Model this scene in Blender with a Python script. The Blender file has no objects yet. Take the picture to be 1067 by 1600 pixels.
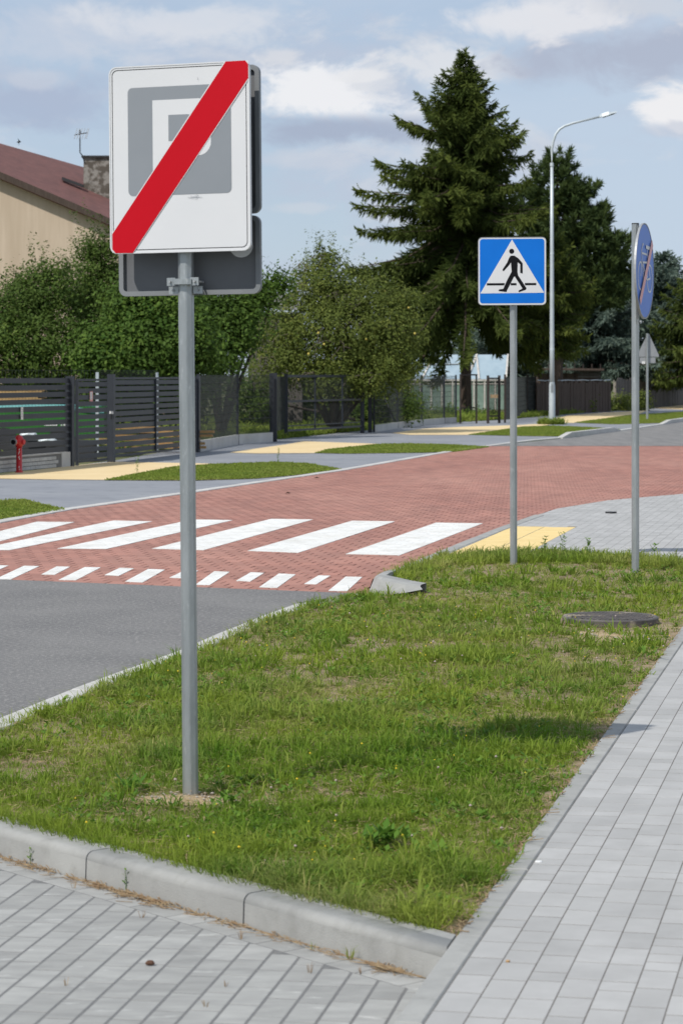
import bpy, bmesh, math, random
import numpy as np
from mathutils import Vector, Matrix

random.seed(7)
rng = np.random.default_rng(7)
sc = bpy.context.scene
col = sc.collection

# ------------------------------------------------------------------ camera
CAM_H, FPX, CX, HY = 1.67, 3777.8, 533.5, 587.0
cd = bpy.data.cameras.new('camera'); cam = bpy.data.objects.new('camera', cd); col.objects.link(cam)
cam.location = (0, 0, CAM_H); cam.rotation_euler = (math.radians(90), 0, 0)
cd.sensor_fit = 'VERTICAL'; cd.sensor_height = 36; cd.lens = 85; cd.shift_y = -(800 - HY) / 1600
cd.clip_start = .1; cd.clip_end = 6000
cd.dof.use_dof = True; cd.dof.focus_distance = 14.5; cd.dof.aperture_fstop = 8.0
sc.camera = cam

# ------------------------------------------------------------------ light
SUN_DIR = Vector((-.63, -.66, 1.0)).normalized()           # towards the sun
sd = bpy.data.lights.new('sun', 'SUN'); sun = bpy.data.objects.new('sun', sd); col.objects.link(sun)
sd.energy = 3.9; sd.angle = math.radians(.55); sd.color = (1, .955, .88)
sun.location = (-20, -20, 40); sun.rotation_euler = SUN_DIR.to_track_quat('Z', 'Y').to_euler()
EL = math.asin(SUN_DIR.z); AZ = math.atan2(SUN_DIR.x, SUN_DIR.y)

w = bpy.data.worlds.new('World'); sc.world = w; w.use_nodes = True
nt = w.node_tree; N = nt.nodes; Lk = nt.links; N.clear()
out = N.new('ShaderNodeOutputWorld'); bg = N.new('ShaderNodeBackground'); bg.inputs[1].default_value = .1
sky = N.new('ShaderNodeTexSky'); sky.sky_type = 'NISHITA'; sky.sun_disc = False
sky.sun_elevation = EL; sky.sun_rotation = AZ; sky.air_density = 1.0; sky.dust_density = .6; sky.ozone_density = 2.0
tc = N.new('ShaderNodeTexCoord')

def wmath(op, a, b=None, clamp=False):
    n = N.new('ShaderNodeMath'); n.operation = op; n.use_clamp = clamp
    for i, v in enumerate((a, b)):
        if v is None: continue
        if isinstance(v, (int, float)): n.inputs[i].default_value = v
        else: Lk.new(v, n.inputs[i])
    return n.outputs[0]
def wnoise(scale, detail, rough, sc3, off=(0, 0, 0), dist=0):
    mp = N.new('ShaderNodeMapping'); mp.inputs['Scale'].default_value = sc3; mp.inputs['Location'].default_value = off
    Lk.new(tc.outputs['Generated'], mp.inputs[0])
    n = N.new('ShaderNodeTexNoise'); n.inputs['Scale'].default_value = scale; n.inputs['Detail'].default_value = detail
    n.inputs['Roughness'].default_value = rough; n.inputs['Distortion'].default_value = dist
    Lk.new(mp.outputs[0], n.inputs['Vector']); return n.outputs['Fac']
def wramp(v, a, b, c0=(0, 0, 0, 1), c1=(1, 1, 1, 1), ease=True):
    r = N.new('ShaderNodeMapRange'); r.interpolation_type = 'SMOOTHSTEP' if ease else 'LINEAR'
    r.inputs[1].default_value = a; r.inputs[2].default_value = b; Lk.new(v, r.inputs[0]); return r.outputs[0]
def wmix(f, a, b):
    m = N.new('ShaderNodeMix'); m.data_type = 'RGBA'
    Lk.new(f, m.inputs[0])
    for i, v in ((6, a), (7, b)):
        if isinstance(v, tuple): m.inputs[i].default_value = v
        else: Lk.new(v, m.inputs[i])
    return m.outputs[2]
sep = N.new('ShaderNodeSeparateXYZ'); Lk.new(tc.outputs['Generated'], sep.inputs[0])
az = wmath('ARCTAN2', sep.outputs[0], sep.outputs[1]); el = wmath('ARCSINE', sep.outputs[2])
n_soft = wnoise(14, 7, .55, (1, 1, 2.2), (3.1, 1.7, .4), .3)
n_puff = wnoise(34, 9, .62, (1, 1, 1.6), (1.3, 5.2, 2.0), .4)
n_vail = wnoise(6, 5, .5, (1, 1, 2.6), (7.3, 2.2, 5.1))
def blob(x, y, rx, ry):                                     # a cloud bank at azimuth / elevation of the photograph's cloud
    a0 = (x - CX) / FPX; e0 = (HY - y) / FPX
    dx = wmath('DIVIDE', wmath('SUBTRACT', az, a0), rx / FPX); dy = wmath('DIVIDE', wmath('SUBTRACT', el, e0), ry / FPX)
    r2 = wmath('ADD', wmath('MULTIPLY', dx, dx), wmath('MULTIPLY', dy, dy))
    return wmath('SUBTRACT', 1.0, wmath('SQRT', r2))
def warped(b, amt=1.6):
    return wmath('ADD', b, wmath('MULTIPLY', wmath('SUBTRACT', n_puff, .5), amt * 1.35))
skyc = N.new('ShaderNodeMix'); skyc.data_type = 'RGBA'; skyc.blend_type = 'MULTIPLY'; skyc.inputs[0].default_value = 1
Lk.new(sky.outputs[0], skyc.inputs[6]); skyc.inputs[7].default_value = (.80, .86, .98, 1)
c = skyc.outputs[2]
c = wmix(wmath('ADD', wmath('MULTIPLY', wramp(n_vail, .36, .62), .25), .62), c, (5.5, 6.5, 7.8, 1))       # thin pale veil
greys = wramp(n_soft, .44, .66)
c = wmix(wmath('MULTIPLY', greys, .75), c, (5.1, 5.7, 6.9, 1))
c = wmix(wmath('MULTIPLY', wramp(wnoise(20, 8, .6, (1, 1, 2.0), (9.1, 4.7, 3.4), .3), .52, .66), .55), c, (6.6, 6.9, 7.5, 1))                          # grey-blue stratus
def puffs(x, y, rx, ry, colr, k=1.0, lo=.05, hi=.65, amt=1.6):
    global c
    c = wmix(wmath('MULTIPLY', wramp(warped(blob(x, y, rx, ry), amt), lo, hi), k), c, colr)
puffs(60, 165, 170, 62, (4.0, 4.7, 6.2, 1), .75, 0, .8)
puffs(120, 60, 260, 60, (5.9, 6.4, 7.4, 1), .6)
puffs(60, 130, 70, 22, (6.2, 6.6, 7.4, 1), .5)
puffs(505, 148, 150, 66, (8.5, 8.6, 8.9, 1), 1, .02, .55, 1.8)
puffs(440, 92, 45, 22, (7.0, 7.2, 7.7, 1), .8, .05, .6, 2.0)
puffs(590, 130, 60, 40, (6.8, 7.1, 7.7, 1), .8, .05, .6, 2.0)
puffs(500, 205, 180, 34, (3.9, 4.5, 5.8, 1), .9, 0, .6, 1.3)
puffs(560, 120, 60, 14, (8.0, 8.1, 8.4, 1), .8, 0, .5, 1.6)
puffs(480, 250, 110, 22, (5.8, 6.3, 7.2, 1), .6)
puffs(690, 100, 120, 50, (7.5, 7.7, 8.1, 1), .85, 0, .6, 2.0)
puffs(960, 88, 250, 58, (4.3, 4.8, 6.0, 1), .9, 0, .8, 1.6)
puffs(840, 40, 190, 44, (7.8, 7.9, 8.3, 1), .9, 0, .6, 1.8)
puffs(300, 40, 240, 44, (7.0, 7.3, 7.9, 1), .8, 0, .7, 1.8)
puffs(1020, 18, 120, 26, (6.4, 6.7, 7.3, 1), .7)
puffs(1062, 178, 80, 48, (8.6, 8.6, 8.8, 1), 1, .02, .5, 1.6)
puffs(1060, 208, 80, 18, (5.2, 5.7, 6.8, 1), .6)
puffs(480, 325, 70, 14, (6.6, 6.8, 7.3, 1), .4)
Lk.new(c, bg.inputs[0]); Lk.new(bg.outputs[0], out.inputs[0])

sc.view_settings.view_transform = 'Standard'; sc.view_settings.look = 'None'
sc.view_settings.exposure = 0; sc.view_settings.gamma = 1; sc.view_settings.use_curve_mapping = False

# ------------------------------------------------------------------ helpers
TH = math.radians(12.2)                                      # the road and the footway run this much to the right of the view
U = (math.sin(TH), math.cos(TH)); V = (math.cos(TH), -math.sin(TH))
def uv2w(u, v): return (u * U[0] + v * V[0], u * U[1] + v * V[1])
def w2uv(x, y): return (x * U[0] + y * U[1], x * V[0] + y * V[1])
def P(x, y, z=0.0):                                          # a point of the ground seen at (x, y) of the survey photograph
    Y = FPX * (CAM_H - z) / (y - HY)
    return ((x - CX) * Y / FPX, Y)
def at_depth(x, y, Y): return ((x - CX) * Y / FPX, CAM_H + (HY - y) * Y / FPX)   # X and height of a pixel at a known distance
def seen(x, y, z=0, m=20):
    if y < 1: return False
    px = CX + FPX * x / y; py = HY + FPX * (CAM_H - z) / y
    return -m < px < 1067 + m and -m < py < 1600 + m

class MB:
    def __init__(s): s.v = []; s.f = []; s.m = []
    def add(s, vs, fs, mi=0):
        b = len(s.v); s.v += [tuple(p) for p in vs]; s.f += [tuple(b + i for i in f) for f in fs]; s.m += [mi] * len(fs); return s
    def box(s, c, d, rz=0, mi=0, rx=0, ry=0):
        x, y, z = d[0] / 2, d[1] / 2, d[2] / 2
        M = Matrix.Rotation(rz, 3, 'Z') @ Matrix.Rotation(ry, 3, 'Y') @ Matrix.Rotation(rx, 3, 'X')
        vs = [M @ Vector((a * x, b * y, e * z)) + Vector(c) for e in (-1, 1) for a, b in ((-1, -1), (1, -1), (1, 1), (-1, 1))]
        return s.add(vs, [(3, 2, 1, 0), (4, 5, 6, 7), (0, 1, 5, 4), (1, 2, 6, 5), (2, 3, 7, 6), (3, 0, 4, 7)], mi)
    def bar(s, a, b, wd, th, mi=0):                          # a squared bar from a to b
        a = Vector(a); b = Vector(b); d = b - a; L = d.length; q = d.to_track_quat('Z', 'Y').to_matrix()
        vs = [a + q @ Vector((i * wd / 2, j * th / 2, e * L)) for e in (0, 1) for i, j in ((-1, -1), (1, -1), (1, 1), (-1, 1))]
        return s.add(vs, [(3, 2, 1, 0), (4, 5, 6, 7), (0, 1, 5, 4), (1, 2, 6, 5), (2, 3, 7, 6), (3, 0, 4, 7)], mi)
    def tube(s, pts, rad, n=8, cap=True, mi=0, ph=0):
        pts = [Vector(p) for p in pts]; b = len(s.v)
        if not hasattr(rad, '__len__'): rad = [rad] * len(pts)
        ref = Vector((0, 0, 1)) if abs((pts[-1] - pts[0]).normalized().z) < .9 else Vector((1, 0, 0))
        for i, p in enumerate(pts):
            d = (pts[min(i + 1, len(pts) - 1)] - pts[max(i - 1, 0)]).normalized()
            x = ref.cross(d).normalized(); y = d.cross(x)
            for k in range(n):
                a = 2 * math.pi * (k + ph) / n; s.v.append(tuple(p + (x * math.cos(a) + y * math.sin(a)) * rad[i]))
        for i in range(len(pts) - 1):
            for k in range(n):
                s.f.append((b + i * n + k, b + i * n + (k + 1) % n, b + (i + 1) * n + (k + 1) % n, b + (i + 1) * n + k)); s.m.append(mi)
        if cap:
            s.f.append(tuple(b + k for k in reversed(range(n)))); s.m.append(mi)
            s.f.append(tuple(b + (len(pts) - 1) * n + k for k in range(n))); s.m.append(mi)
        return s
    def prism(s, poly, z0, z1, bevel=0, mi=0, bottom=False):
        n = len(poly); A = sum(poly[i][0] * poly[(i + 1) % n][1] - poly[(i + 1) % n][0] * poly[i][1] for i in range(n))
        if A < 0: poly = poly[::-1]
        b = len(s.v); rings = [(poly, z0)]
        if bevel:
            cx = sum(p[0] for p in poly) / n; cy = sum(p[1] for p in poly) / n
            ins = []
            for i in range(n):
                p0, p1, p2 = Vector(poly[i - 1][:2]), Vector(poly[i][:2]), Vector(poly[(i + 1) % n][:2])
                e1 = (p1 - p0); e2 = (p2 - p1)
                if e1.length < 1e-6 or e2.length < 1e-6: ins.append(tuple(p1)); continue
                e1.normalize(); e2.normalize(); n1 = Vector((-e1.y, e1.x)); n2 = Vector((-e2.y, e2.x))
                m = n1 + n2; q = m.length_squared
                ins.append(tuple(p1 + m * (min(2 / max(q, .5), 2) * bevel)) if q > 1e-6 else tuple(p1))
            rings += [(poly, z1 - bevel), (ins, z1)]
        else: rings += [(poly, z1)]
        for pl, z in rings: s.v += [(p[0], p[1], z) for p in pl]
        for r in range(len(rings) - 1):
            for i in range(n): s.f.append((b + r * n + i, b + r * n + (i + 1) % n, b + (r + 1) * n + (i + 1) % n, b + (r + 1) * n + i)); s.m.append(mi)
        t = (len(rings) - 1) * n; s.f.append(tuple(b + t + i for i in range(n))); s.m.append(mi)
        if bottom: s.f.append(tuple(b + i for i in reversed(range(n)))); s.m.append(mi)
        return s
    def mesh(s, name, mats, smooth=False):
        me = bpy.data.meshes.new(name); me.from_pydata(s.v, [], s.f)
        if not isinstance(mats, (list, tuple)): mats = [mats]
        for m in mats: me.materials.append(m)
        if len(mats) > 1: me.polygons.foreach_set('material_index', s.m)
        if smooth: me.polygons.foreach_set('use_smooth', [True] * len(me.polygons))
        me.update(); return me
    def build(s, name, mats, parent=None, smooth=False, **kw):
        o = bpy.data.objects.new(name, s.mesh(name, mats, smooth)); col.objects.link(o)
        if parent: o.parent = parent
        tag(o, **kw); return o
def tag(o, label=None, cat=None, group=None, kind=None):
    if label: o['label'] = label
    if cat: o['category'] = cat
    if group: o['group'] = group
    if kind: o['kind'] = kind
    return o
def thing(name, label, cat, loc=(0, 0, 0), rz=0, group=None, ry=0):
    o = bpy.data.objects.new(name, None); col.objects.link(o); o.empty_display_size = .2
    o.location = loc; o.rotation_euler = (0, ry, rz); return tag(o, label, cat, group)
def fillpoly(name, polys, z, mat, parent=None, flip=False, **kw):   # flat sheets, concave outlines allowed
    bm = bmesh.new()
    for poly in polys:
        vs = [bm.verts.new((p[0], p[1], z if len(p) < 3 else p[2])) for p in poly]
        f = bm.faces.new(vs); f.normal_update()
        if f.normal.z < 0: f.normal_flip()
    bmesh.ops.triangulate(bm, faces=bm.faces[:])
    me = bpy.data.meshes.new(name); bm.to_mesh(me); bm.free(); me.materials.append(mat)
    o = bpy.data.objects.new(name, me); col.objects.link(o)
    if parent: o.parent = parent
    return tag(o, **kw)
def extrude_plate(name, poly, depth, mat, parent=None, y=0, bevel=0, **kw):
    """an upright plate: outline (x, z), front face at local y, going back by depth"""
    bm = bmesh.new()
    a = sum(poly[i][0] * poly[(i + 1) % len(poly)][1] - poly[(i + 1) % len(poly)][0] * poly[i][1] for i in range(len(poly)))
    if a < 0: poly = poly[::-1]
    vs = [bm.verts.new((p[0], y, p[1])) for p in poly]; f = bm.faces.new(vs); f.normal_update()
    if f.normal.y > 0: f.normal_flip()
    if depth:
        r = bmesh.ops.extrude_face_region(bm, geom=[f]); nv = [g for g in r['geom'] if isinstance(g, bmesh.types.BMVert)]
        # the copy becomes the back
        nf = [g for g in r['geom'] if isinstance(g, bmesh.types.BMFace)]
        for v_ in nv: v_.co.y += depth
        if f.is_valid is False: pass
    bmesh.ops.triangulate(bm, faces=[q for q in bm.faces if len(q.verts) > 4])
    if depth:
        # make sure a front exists
        if not any(abs(q.calc_center_median().y - y) < 1e-7 and abs(q.normal.y) > .5 for q in bm.faces):
            fr = [v_ for v_ in bm.verts if abs(v_.co.y - y) < 1e-7]
            ff = bm.faces.new([min(fr, key=lambda q: (q.co.x - p[0]) ** 2 + (q.co.z - p[1]) ** 2) for p in poly])
            bmesh.ops.triangulate(bm, faces=[ff])
        bmesh.ops.recalc_face_normals(bm, faces=bm.faces[:])
    me = bpy.data.meshes.new(name); bm.to_mesh(me); bm.free(); me.materials.append(mat)
    o = bpy.data.objects.new(name, me); col.objects.link(o)
    if parent: o.parent = parent
    return tag(o, **kw)
def rrect(cx, cz, wd, ht, r, n=6):
    pts = []
    for sx, sz, a0 in ((1, 1, 0), (-1, 1, 90), (-1, -1, 180), (1, -1, 270)):
        for k in range(n + 1):
            a = math.radians(a0 + 90 * k / n); pts.append((cx + sx * (wd / 2 - r) + r * math.cos(a), cz + sz * (ht / 2 - r) + r * math.sin(a)))
    return pts
def circle(cx, cz, r, n=40, sx=1): return [(cx + sx * r * math.cos(2 * math.pi * k / n), cz + r * math.sin(2 * math.pi * k / n)) for k in range(n)]
def ring_frame(name, outer, inner, y0, y1, mat, parent):    # a rim between two outlines
    n = len(outer); m = MB()
    vs = [(p[0], y0, p[1]) for p in outer] + [(p[0], y0, p[1]) for p in inner] + [(p[0], y1, p[1]) for p in outer] + [(p[0], y1, p[1]) for p in inner]
    fs = []
    for i in range(n):
        j = (i + 1) % n
        fs += [(i, j, n + j, n + i), (2 * n + i, 3 * n + i, 3 * n + j, 2 * n + j), (i, 2 * n + i, 2 * n + j, j), (n + i, n + j, 3 * n + j, 3 * n + i)]
    m.add(vs, fs); return m.build(name, mat, parent)

def clip_poly(sub, clip):                                    # Sutherland-Hodgman, clip is convex and counter-clockwise
    outp = list(sub)
    for i in range(len(clip)):
        a, b = clip[i], clip[(i + 1) % len(clip)]; inp = outp; outp = []
        if not inp: return []
        def side(p): return (b[0] - a[0]) * (p[1] - a[1]) - (b[1] - a[1]) * (p[0] - a[0])
        for k in range(len(inp)):
            p, q = inp[k - 1], inp[k]; sp, sq = side(p), side(q)
            if sq >= 0:
                if sp < 0: t = sp / (sp - sq); outp.append((p[0] + t * (q[0] - p[0]), p[1] + t * (q[1] - p[1])))
                outp.append(q)
            elif sp >= 0: t = sp / (sp - sq); outp.append((p[0] + t * (q[0] - p[0]), p[1] + t * (q[1] - p[1])))
    r = []
    for p in outp:
        if not r or math.hypot(p[0] - r[-1][0], p[1] - r[-1][1]) > 1e-4: r.append(p)
    if len(r) > 1 and math.hypot(r[0][0] - r[-1][0], r[0][1] - r[-1][1]) < 1e-4: r.pop()
    return r if len(r) > 2 else []
def area(p): return abs(sum(p[i][0] * p[(i + 1) % len(p)][1] - p[(i + 1) % len(p)][0] * p[i][1] for i in range(len(p)))) / 2
def inside_np(x, y, poly):
    r = np.zeros(len(x), bool); n = len(poly)
    for i in range(n):
        x0, y0 = poly[i][:2]; x1, y1 = poly[(i + 1) % n][:2]
        if y0 == y1: continue
        cnd = ((y0 > y) != (y1 > y)) & (x < (x1 - x0) * (y - y0) / (y1 - y0) + x0); r ^= cnd
    return r
_tab = rng.random((256, 256))
def vnoise(x, y, s):
    x = np.asarray(x) * s + 100; y = np.asarray(y) * s + 100; i = np.floor(x).astype(int); j = np.floor(y).astype(int)
    fx = x - i; fy = y - j; fx = fx * fx * (3 - 2 * fx); fy = fy * fy * (3 - 2 * fy)
    g = lambda a, b: _tab[a % 256, b % 256]
    return (g(i, j) * (1 - fx) + g(i + 1, j) * fx) * (1 - fy) + (g(i, j + 1) * (1 - fx) + g(i + 1, j + 1) * fx) * fy

# ------------------------------------------------------------------ materials
def mat(name, c1, c2=None, scale=5, rough=.8, metal=0, bump=0, bscale=60, detail=6, spec=.4, tint=0, island=0, lo=.35, hi=.65,
        c3=None, s3=20, lo3=.6, hi3=.7, k3=1.0, coat=0, stretch=None, attr=None, transl=0, bdist=.01):
    m = bpy.data.materials.new(name); m.use_nodes = True; t = m.node_tree; n = t.nodes; l = t.links; n.clear()
    o = n.new('ShaderNodeOutputMaterial'); b = n.new('ShaderNodeBsdfPrincipled'); l.new(b.outputs[0], o.inputs[0])
    b.inputs['Roughness'].default_value = rough; b.inputs['Metallic'].default_value = metal
    b.inputs['Specular IOR Level'].default_value = .14 if transl else spec; b.inputs['Coat Weight'].default_value = coat
    g = n.new('ShaderNodeNewGeometry'); pos = g.outputs['Position']
    if stretch:
        mp = n.new('ShaderNodeMapping'); mp.inputs['Scale'].default_value = stretch[:3]
        if len(stretch) > 3: mp.inputs['Rotation'].default_value = (0, 0, stretch[3])
        l.new(pos, mp.inputs[0]); pos = mp.outputs[0]
    def nz(s, d=detail):
        q = n.new('ShaderNodeTexNoise'); q.inputs['Scale'].default_value = s; q.inputs['Detail'].default_value = d
        q.inputs['Roughness'].default_value = .6; l.new(pos, q.inputs['Vector']); return q.outputs['Fac']
    def mr(v, a, bb, x=0, y=1):
        q = n.new('ShaderNodeMapRange'); q.inputs[1].default_value = a; q.inputs[2].default_value = bb; q.inputs[3].default_value = x; q.inputs[4].default_value = y
        l.new(v, q.inputs[0]); return q.outputs[0]
    def mx(f, a, bb, mode='MIX'):
        q = n.new('ShaderNodeMix'); q.data_type = 'RGBA'; q.blend_type = mode
        if isinstance(f, float): q.inputs[0].default_value = f
        else: l.new(f, q.inputs[0])
        for i, v in ((6, a), (7, bb)):
            if isinstance(v, tuple): q.inputs[i].default_value = (*v, 1) if len(v) == 3 else v
            else: l.new(v, q.inputs[i])
        return q.outputs[2]
    c = c1
    if attr:
        at = n.new('ShaderNodeAttribute'); at.attribute_name = attr; c = mx(at.outputs['Fac'], c1, c2)
        c = mx(mr(nz(scale), lo, hi), c, c3 if c3 else c2) if c3 else c
    elif c2: c = mx(mr(nz(scale), lo, hi), c1, c2)
    if c3 and not attr: c = mx(mr(nz(s3), lo3, hi3, 0, k3), c, c3)
    if tint or island:
        oi = n.new('ShaderNodeObjectInfo'); ad = n.new('ShaderNodeMath'); ad.operation = 'ADD'
        l.new(oi.outputs['Random'], ad.inputs[0]); l.new(g.outputs['Random Per Island'], ad.inputs[1])
        fr = n.new('ShaderNodeMath'); fr.operation = 'FRACT'; l.new(ad.outputs[0], fr.inputs[0])
        amt = tint or island
        cb = n.new('ShaderNodeCombineColor'); q = mr(fr.outputs[0], 0, 1, 1 - amt, 1 + amt)
        for i in range(3): l.new(q, cb.inputs[i])
        c = mx(1.0, c, cb.outputs[0], 'MULTIPLY')
    if isinstance(c, tuple): b.inputs['Base Color'].default_value = (*c, 1)
    else: l.new(c, b.inputs['Base Color'])
    if bump:
        bp = n.new('ShaderNodeBump'); bp.inputs['Strength'].default_value = bump; bp.inputs['Distance'].default_value = bdist
        l.new(nz(bscale, 4), bp.inputs['Height']); l.new(bp.outputs[0], b.inputs['Normal'])
    if transl:
        tr = n.new('ShaderNodeBsdfTranslucent'); ms = n.new('ShaderNodeMixShader'); ms.inputs[0].default_value = transl
        if isinstance(c, tuple): tr.inputs[0].default_value = (*c, 1)
        else: l.new(c, tr.inputs[0])
        l.new(b.outputs[0], ms.inputs[1]); l.new(tr.outputs[0], ms.inputs[2]); l.new(ms.outputs[0], o.inputs[0])
    return m

M = {}
M['soil'] = mat('sandy_soil', (.20, .145, .085), (.36, .285, .185), 3, .95, bump=.9, bscale=70, c3=(.13, .12, .055), s3=11, lo3=.5, hi3=.7)
M['sand'] = mat('pale_sand', (.50, .38, .23), (.38, .28, .16), 14, .95, bump=.9, bscale=120)
M['terrain'] = mat('rough_meadow', (.10, .12, .04), (.16, .15, .07), .8, .95, c3=(.06, .08, .02), s3=5)
M['asphalt'] = mat('grey_asphalt', (.145, .142, .142), (.19, .186, .182), .9, .88, bump=.9, bscale=90, c3=(.30, .29, .275), s3=38, lo3=.50, hi3=.62, k3=.75)
M['asphalt_far'] = mat('worn_asphalt', (.15, .146, .144), (.21, .203, .195), .8, .88, stretch=(4, .5, 1, TH), c3=(.25, .24, .23), s3=9, lo3=.5, hi3=.62, k3=.6)
M['bed'] = mat('joint_sand', (.15, .14, .125), (.10, .09, .08), 25, .95)
M['bed_red'] = mat('joint_sand_red', (.19, .10, .085), (.14, .075, .06), 25, .95)
M['bed_park'] = mat('joint_grit', (.18, .185, .19), (.27, .265, .255), 160, .95, bump=1, bscale=200)
M['paver'] = mat('light_grey_paver', (.365, .362, .355), (.415, .412, .405), 6, .85, bump=.35, bscale=300, tint=.085, c3=(.335, .333, .325), s3=1.1, lo3=.45, hi3=.75, bdist=.004)
M['paver_park'] = mat('weathered_paver', (.285, .285, .275), (.36, .36, .345), 9, .85, bump=.5, bscale=220, tint=.10, c3=(.60, .60, .58), s3=13, lo3=.62, hi3=.74, k3=.7, stretch=(.55, 1.6, 1), bdist=.005)
M['red'] = mat('red_paver', (.36, .168, .130), (.30, .145, .115), 1.6, .88, tint=.13, bump=.3, bscale=150, c3=(.43, .228, .178), s3=.35, lo3=.40, hi3=.72, k3=.7, stretch=(1.6, .5, 1, TH))
M['paint'] = mat('white_road_paint', (.78, .78, .76), (.66, .65, .61), 3, .7, tint=.05, bump=.3, bscale=120, c3=(.50, .42, .37), s3=26, lo3=.56, hi3=.70, k3=.75)
M['concrete'] = mat('kerb_concrete', (.285, .285, .275), (.35, .35, .335), 4, .88, bump=.5, bscale=180, tint=.05, c3=(.225, .225, .21), s3=9, lo3=.50, hi3=.75, k3=.8, bdist=.004)
M['concrete_far'] = mat('kerb_concrete_far', (.44, .43, .41), (.52, .51, .49), 2, .85, tint=.06)
M['drive'] = mat('bluegrey_paving', (.215, .225, .25), (.265, .275, .295), .6, .85, c3=(.18, .19, .21), s3=2.4, lo3=.5, hi3=.7, stretch=(1, 1, 1, TH))
M['yellow'] = mat('yellow_paving', (.66, .50, .27), (.72, .56, .32), .8, .9, c3=(.58, .45, .25), s3=3)
M['tactile'] = mat('yellow_tactile', (.70, .52, .22), (.76, .58, .27), 5, .85, tint=.03)
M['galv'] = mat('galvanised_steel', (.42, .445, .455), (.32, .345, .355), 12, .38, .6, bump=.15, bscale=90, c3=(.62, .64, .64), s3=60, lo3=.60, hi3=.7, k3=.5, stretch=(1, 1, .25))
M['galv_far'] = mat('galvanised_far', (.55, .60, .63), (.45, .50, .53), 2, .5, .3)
M['alu'] = mat('sign_back_grey', (.15, .155, .165), (.125, .13, .14), 4, .55, .15)
M['lip'] = mat('sign_lip', (.36, .37, .38), (.30, .31, .33), 6, .5, .25)
M['backlip'] = mat('sign_back_lip', (.22, .23, .24), (.18, .19, .20), 6, .5, .2)
M['white'] = mat('sign_white', (.64, .645, .66), (.60, .61, .63), 2, .42, spec=.3)
M['sgrey'] = mat('sign_grey', (.245, .265, .29), (.23, .25, .275), 3, .42, spec=.25)
M['sred'] = mat('sign_red', (.50, .002, .012), (.46, .002, .010), 3, .5, spec=.15)
M['sblack'] = mat('sign_black', (.008, .008, .010), rough=.55, spec=.1)
M['sblue'] = mat('sign_blue', (.006, .155, .60), (.005, .14, .55), 3, .5, spec=.15)
M['fblue'] = mat('faded_sign_blue', (.02, .135, .60), (.016, .12, .54), 3, .35, spec=.35)
M['fred'] = mat('faded_sign_red', (.58, .10, .09), (.52, .08, .075), 3, .25, spec=.7)
M['anthracite'] = mat('anthracite_metal', (.032, .037, .047), (.027, .031, .040), 3, .45, .1)
M['wire'] = mat('dark_green_wire', (.022, .027, .027), rough=.6)
M['rust'] = mat('rusty_steel', (.045, .032, .026), (.03, .024, .022), 8, .85)
M['hyd'] = mat('hydrant_red', (.52, .012, .015), (.45, .02, .02), 12, .35, coat=.2)
M['capgrey'] = mat('hydrant_cap', (.32, .33, .33), rough=.4, metal=.6)
M['render'] = mat('beige_render', (.53, .425, .32), (.59, .48, .37), 1.2, .95, bump=.1, bscale=30, stretch=(3, 3, .25), c3=(.49, .39, .29), s3=.5, lo3=.45, hi3=.6)
M['rooftile'] = mat('oxblood_roof', (.17, .075, .066), (.125, .058, .052), 2.5, .8, bump=.4, bscale=12, c3=(.21, .11, .095), s3=9)
M['chim'] = mat('flaked_plaster', (.10, .085, .07), (.27, .25, .225), 3.2, .95, lo=.45, hi=.55, c3=(.16, .10, .07), s3=9)
M['darkmetal'] = mat('dark_metal', (.03, .03, .032), rough=.6)
M['bark'] = mat('bark', (.085, .06, .045), (.045, .034, .027), 9, .95, bump=1, bscale=14, bdist=.05, stretch=(1, 1, .3))
M['twig'] = mat('grey_twig', (.16, .13, .10), rough=.9)
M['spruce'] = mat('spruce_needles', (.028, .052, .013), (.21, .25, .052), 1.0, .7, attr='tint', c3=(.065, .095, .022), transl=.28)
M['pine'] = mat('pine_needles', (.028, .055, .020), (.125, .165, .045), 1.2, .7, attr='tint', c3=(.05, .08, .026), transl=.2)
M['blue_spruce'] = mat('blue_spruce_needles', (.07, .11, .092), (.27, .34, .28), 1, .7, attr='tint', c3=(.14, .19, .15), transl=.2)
M['leaf_a'] = mat('lilac_leaves', (.035, .080, .014), (.17, .235, .045), .9, .6, attr='tint', c3=(.075, .12, .024), transl=.35)
M['leaf_b'] = mat('apple_leaves', (.055, .095, .018), (.25, .275, .06), .9, .6, attr='tint', c3=(.115, .145, .03), transl=.35)
M['leaf_c'] = mat('maple_leaves', (.034, .085, .014), (.18, .27, .045), .8, .6, attr='tint', c3=(.07, .125, .022), transl=.35)
M['apple'] = mat('yellow_apple', (.55, .45, .10), rough=.5)
M['grass'] = mat('grass_blades', (.100, .215, .016), (.62, .52, .22), 1.1, .6, attr='tint', c3=(.26, .335, .042), transl=.42, lo=.36, hi=.66)
M['verge'] = mat('verge_grass', (.16, .25, .035), (.44, .41, .13), 1.3, .6, attr='tint', c3=(.23, .30, .05), transl=.45)
M['weed'] = mat('weed_leaves', (.08, .18, .022), (.18, .29, .045), 6, .5, attr='tint', transl=.35)
M['straw'] = mat('dry_straw', (.36, .27, .16), (.22, .135, .07), 30, .9)
M['iron'] = mat('cast_cover', (.075, .068, .066), (.14, .125, .115), 9, .6, .2, c3=(.42, .36, .27), s3=5, lo3=.56, hi3=.68, k3=.8)
M['plastic'] = mat('greenhouse_film', (.27, .36, .43), (.35, .44, .50), 1.3, .6, spec=.3)
M['ghglass'] = mat('greenhouse_glass', (.16, .24, .20), (.26, .34, .30), 2, .2, spec=.8)
M['ghwhite'] = mat('greenhouse_white_bars', (.62, .60, .57), (.45, .42, .38), 5, .7)
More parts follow.
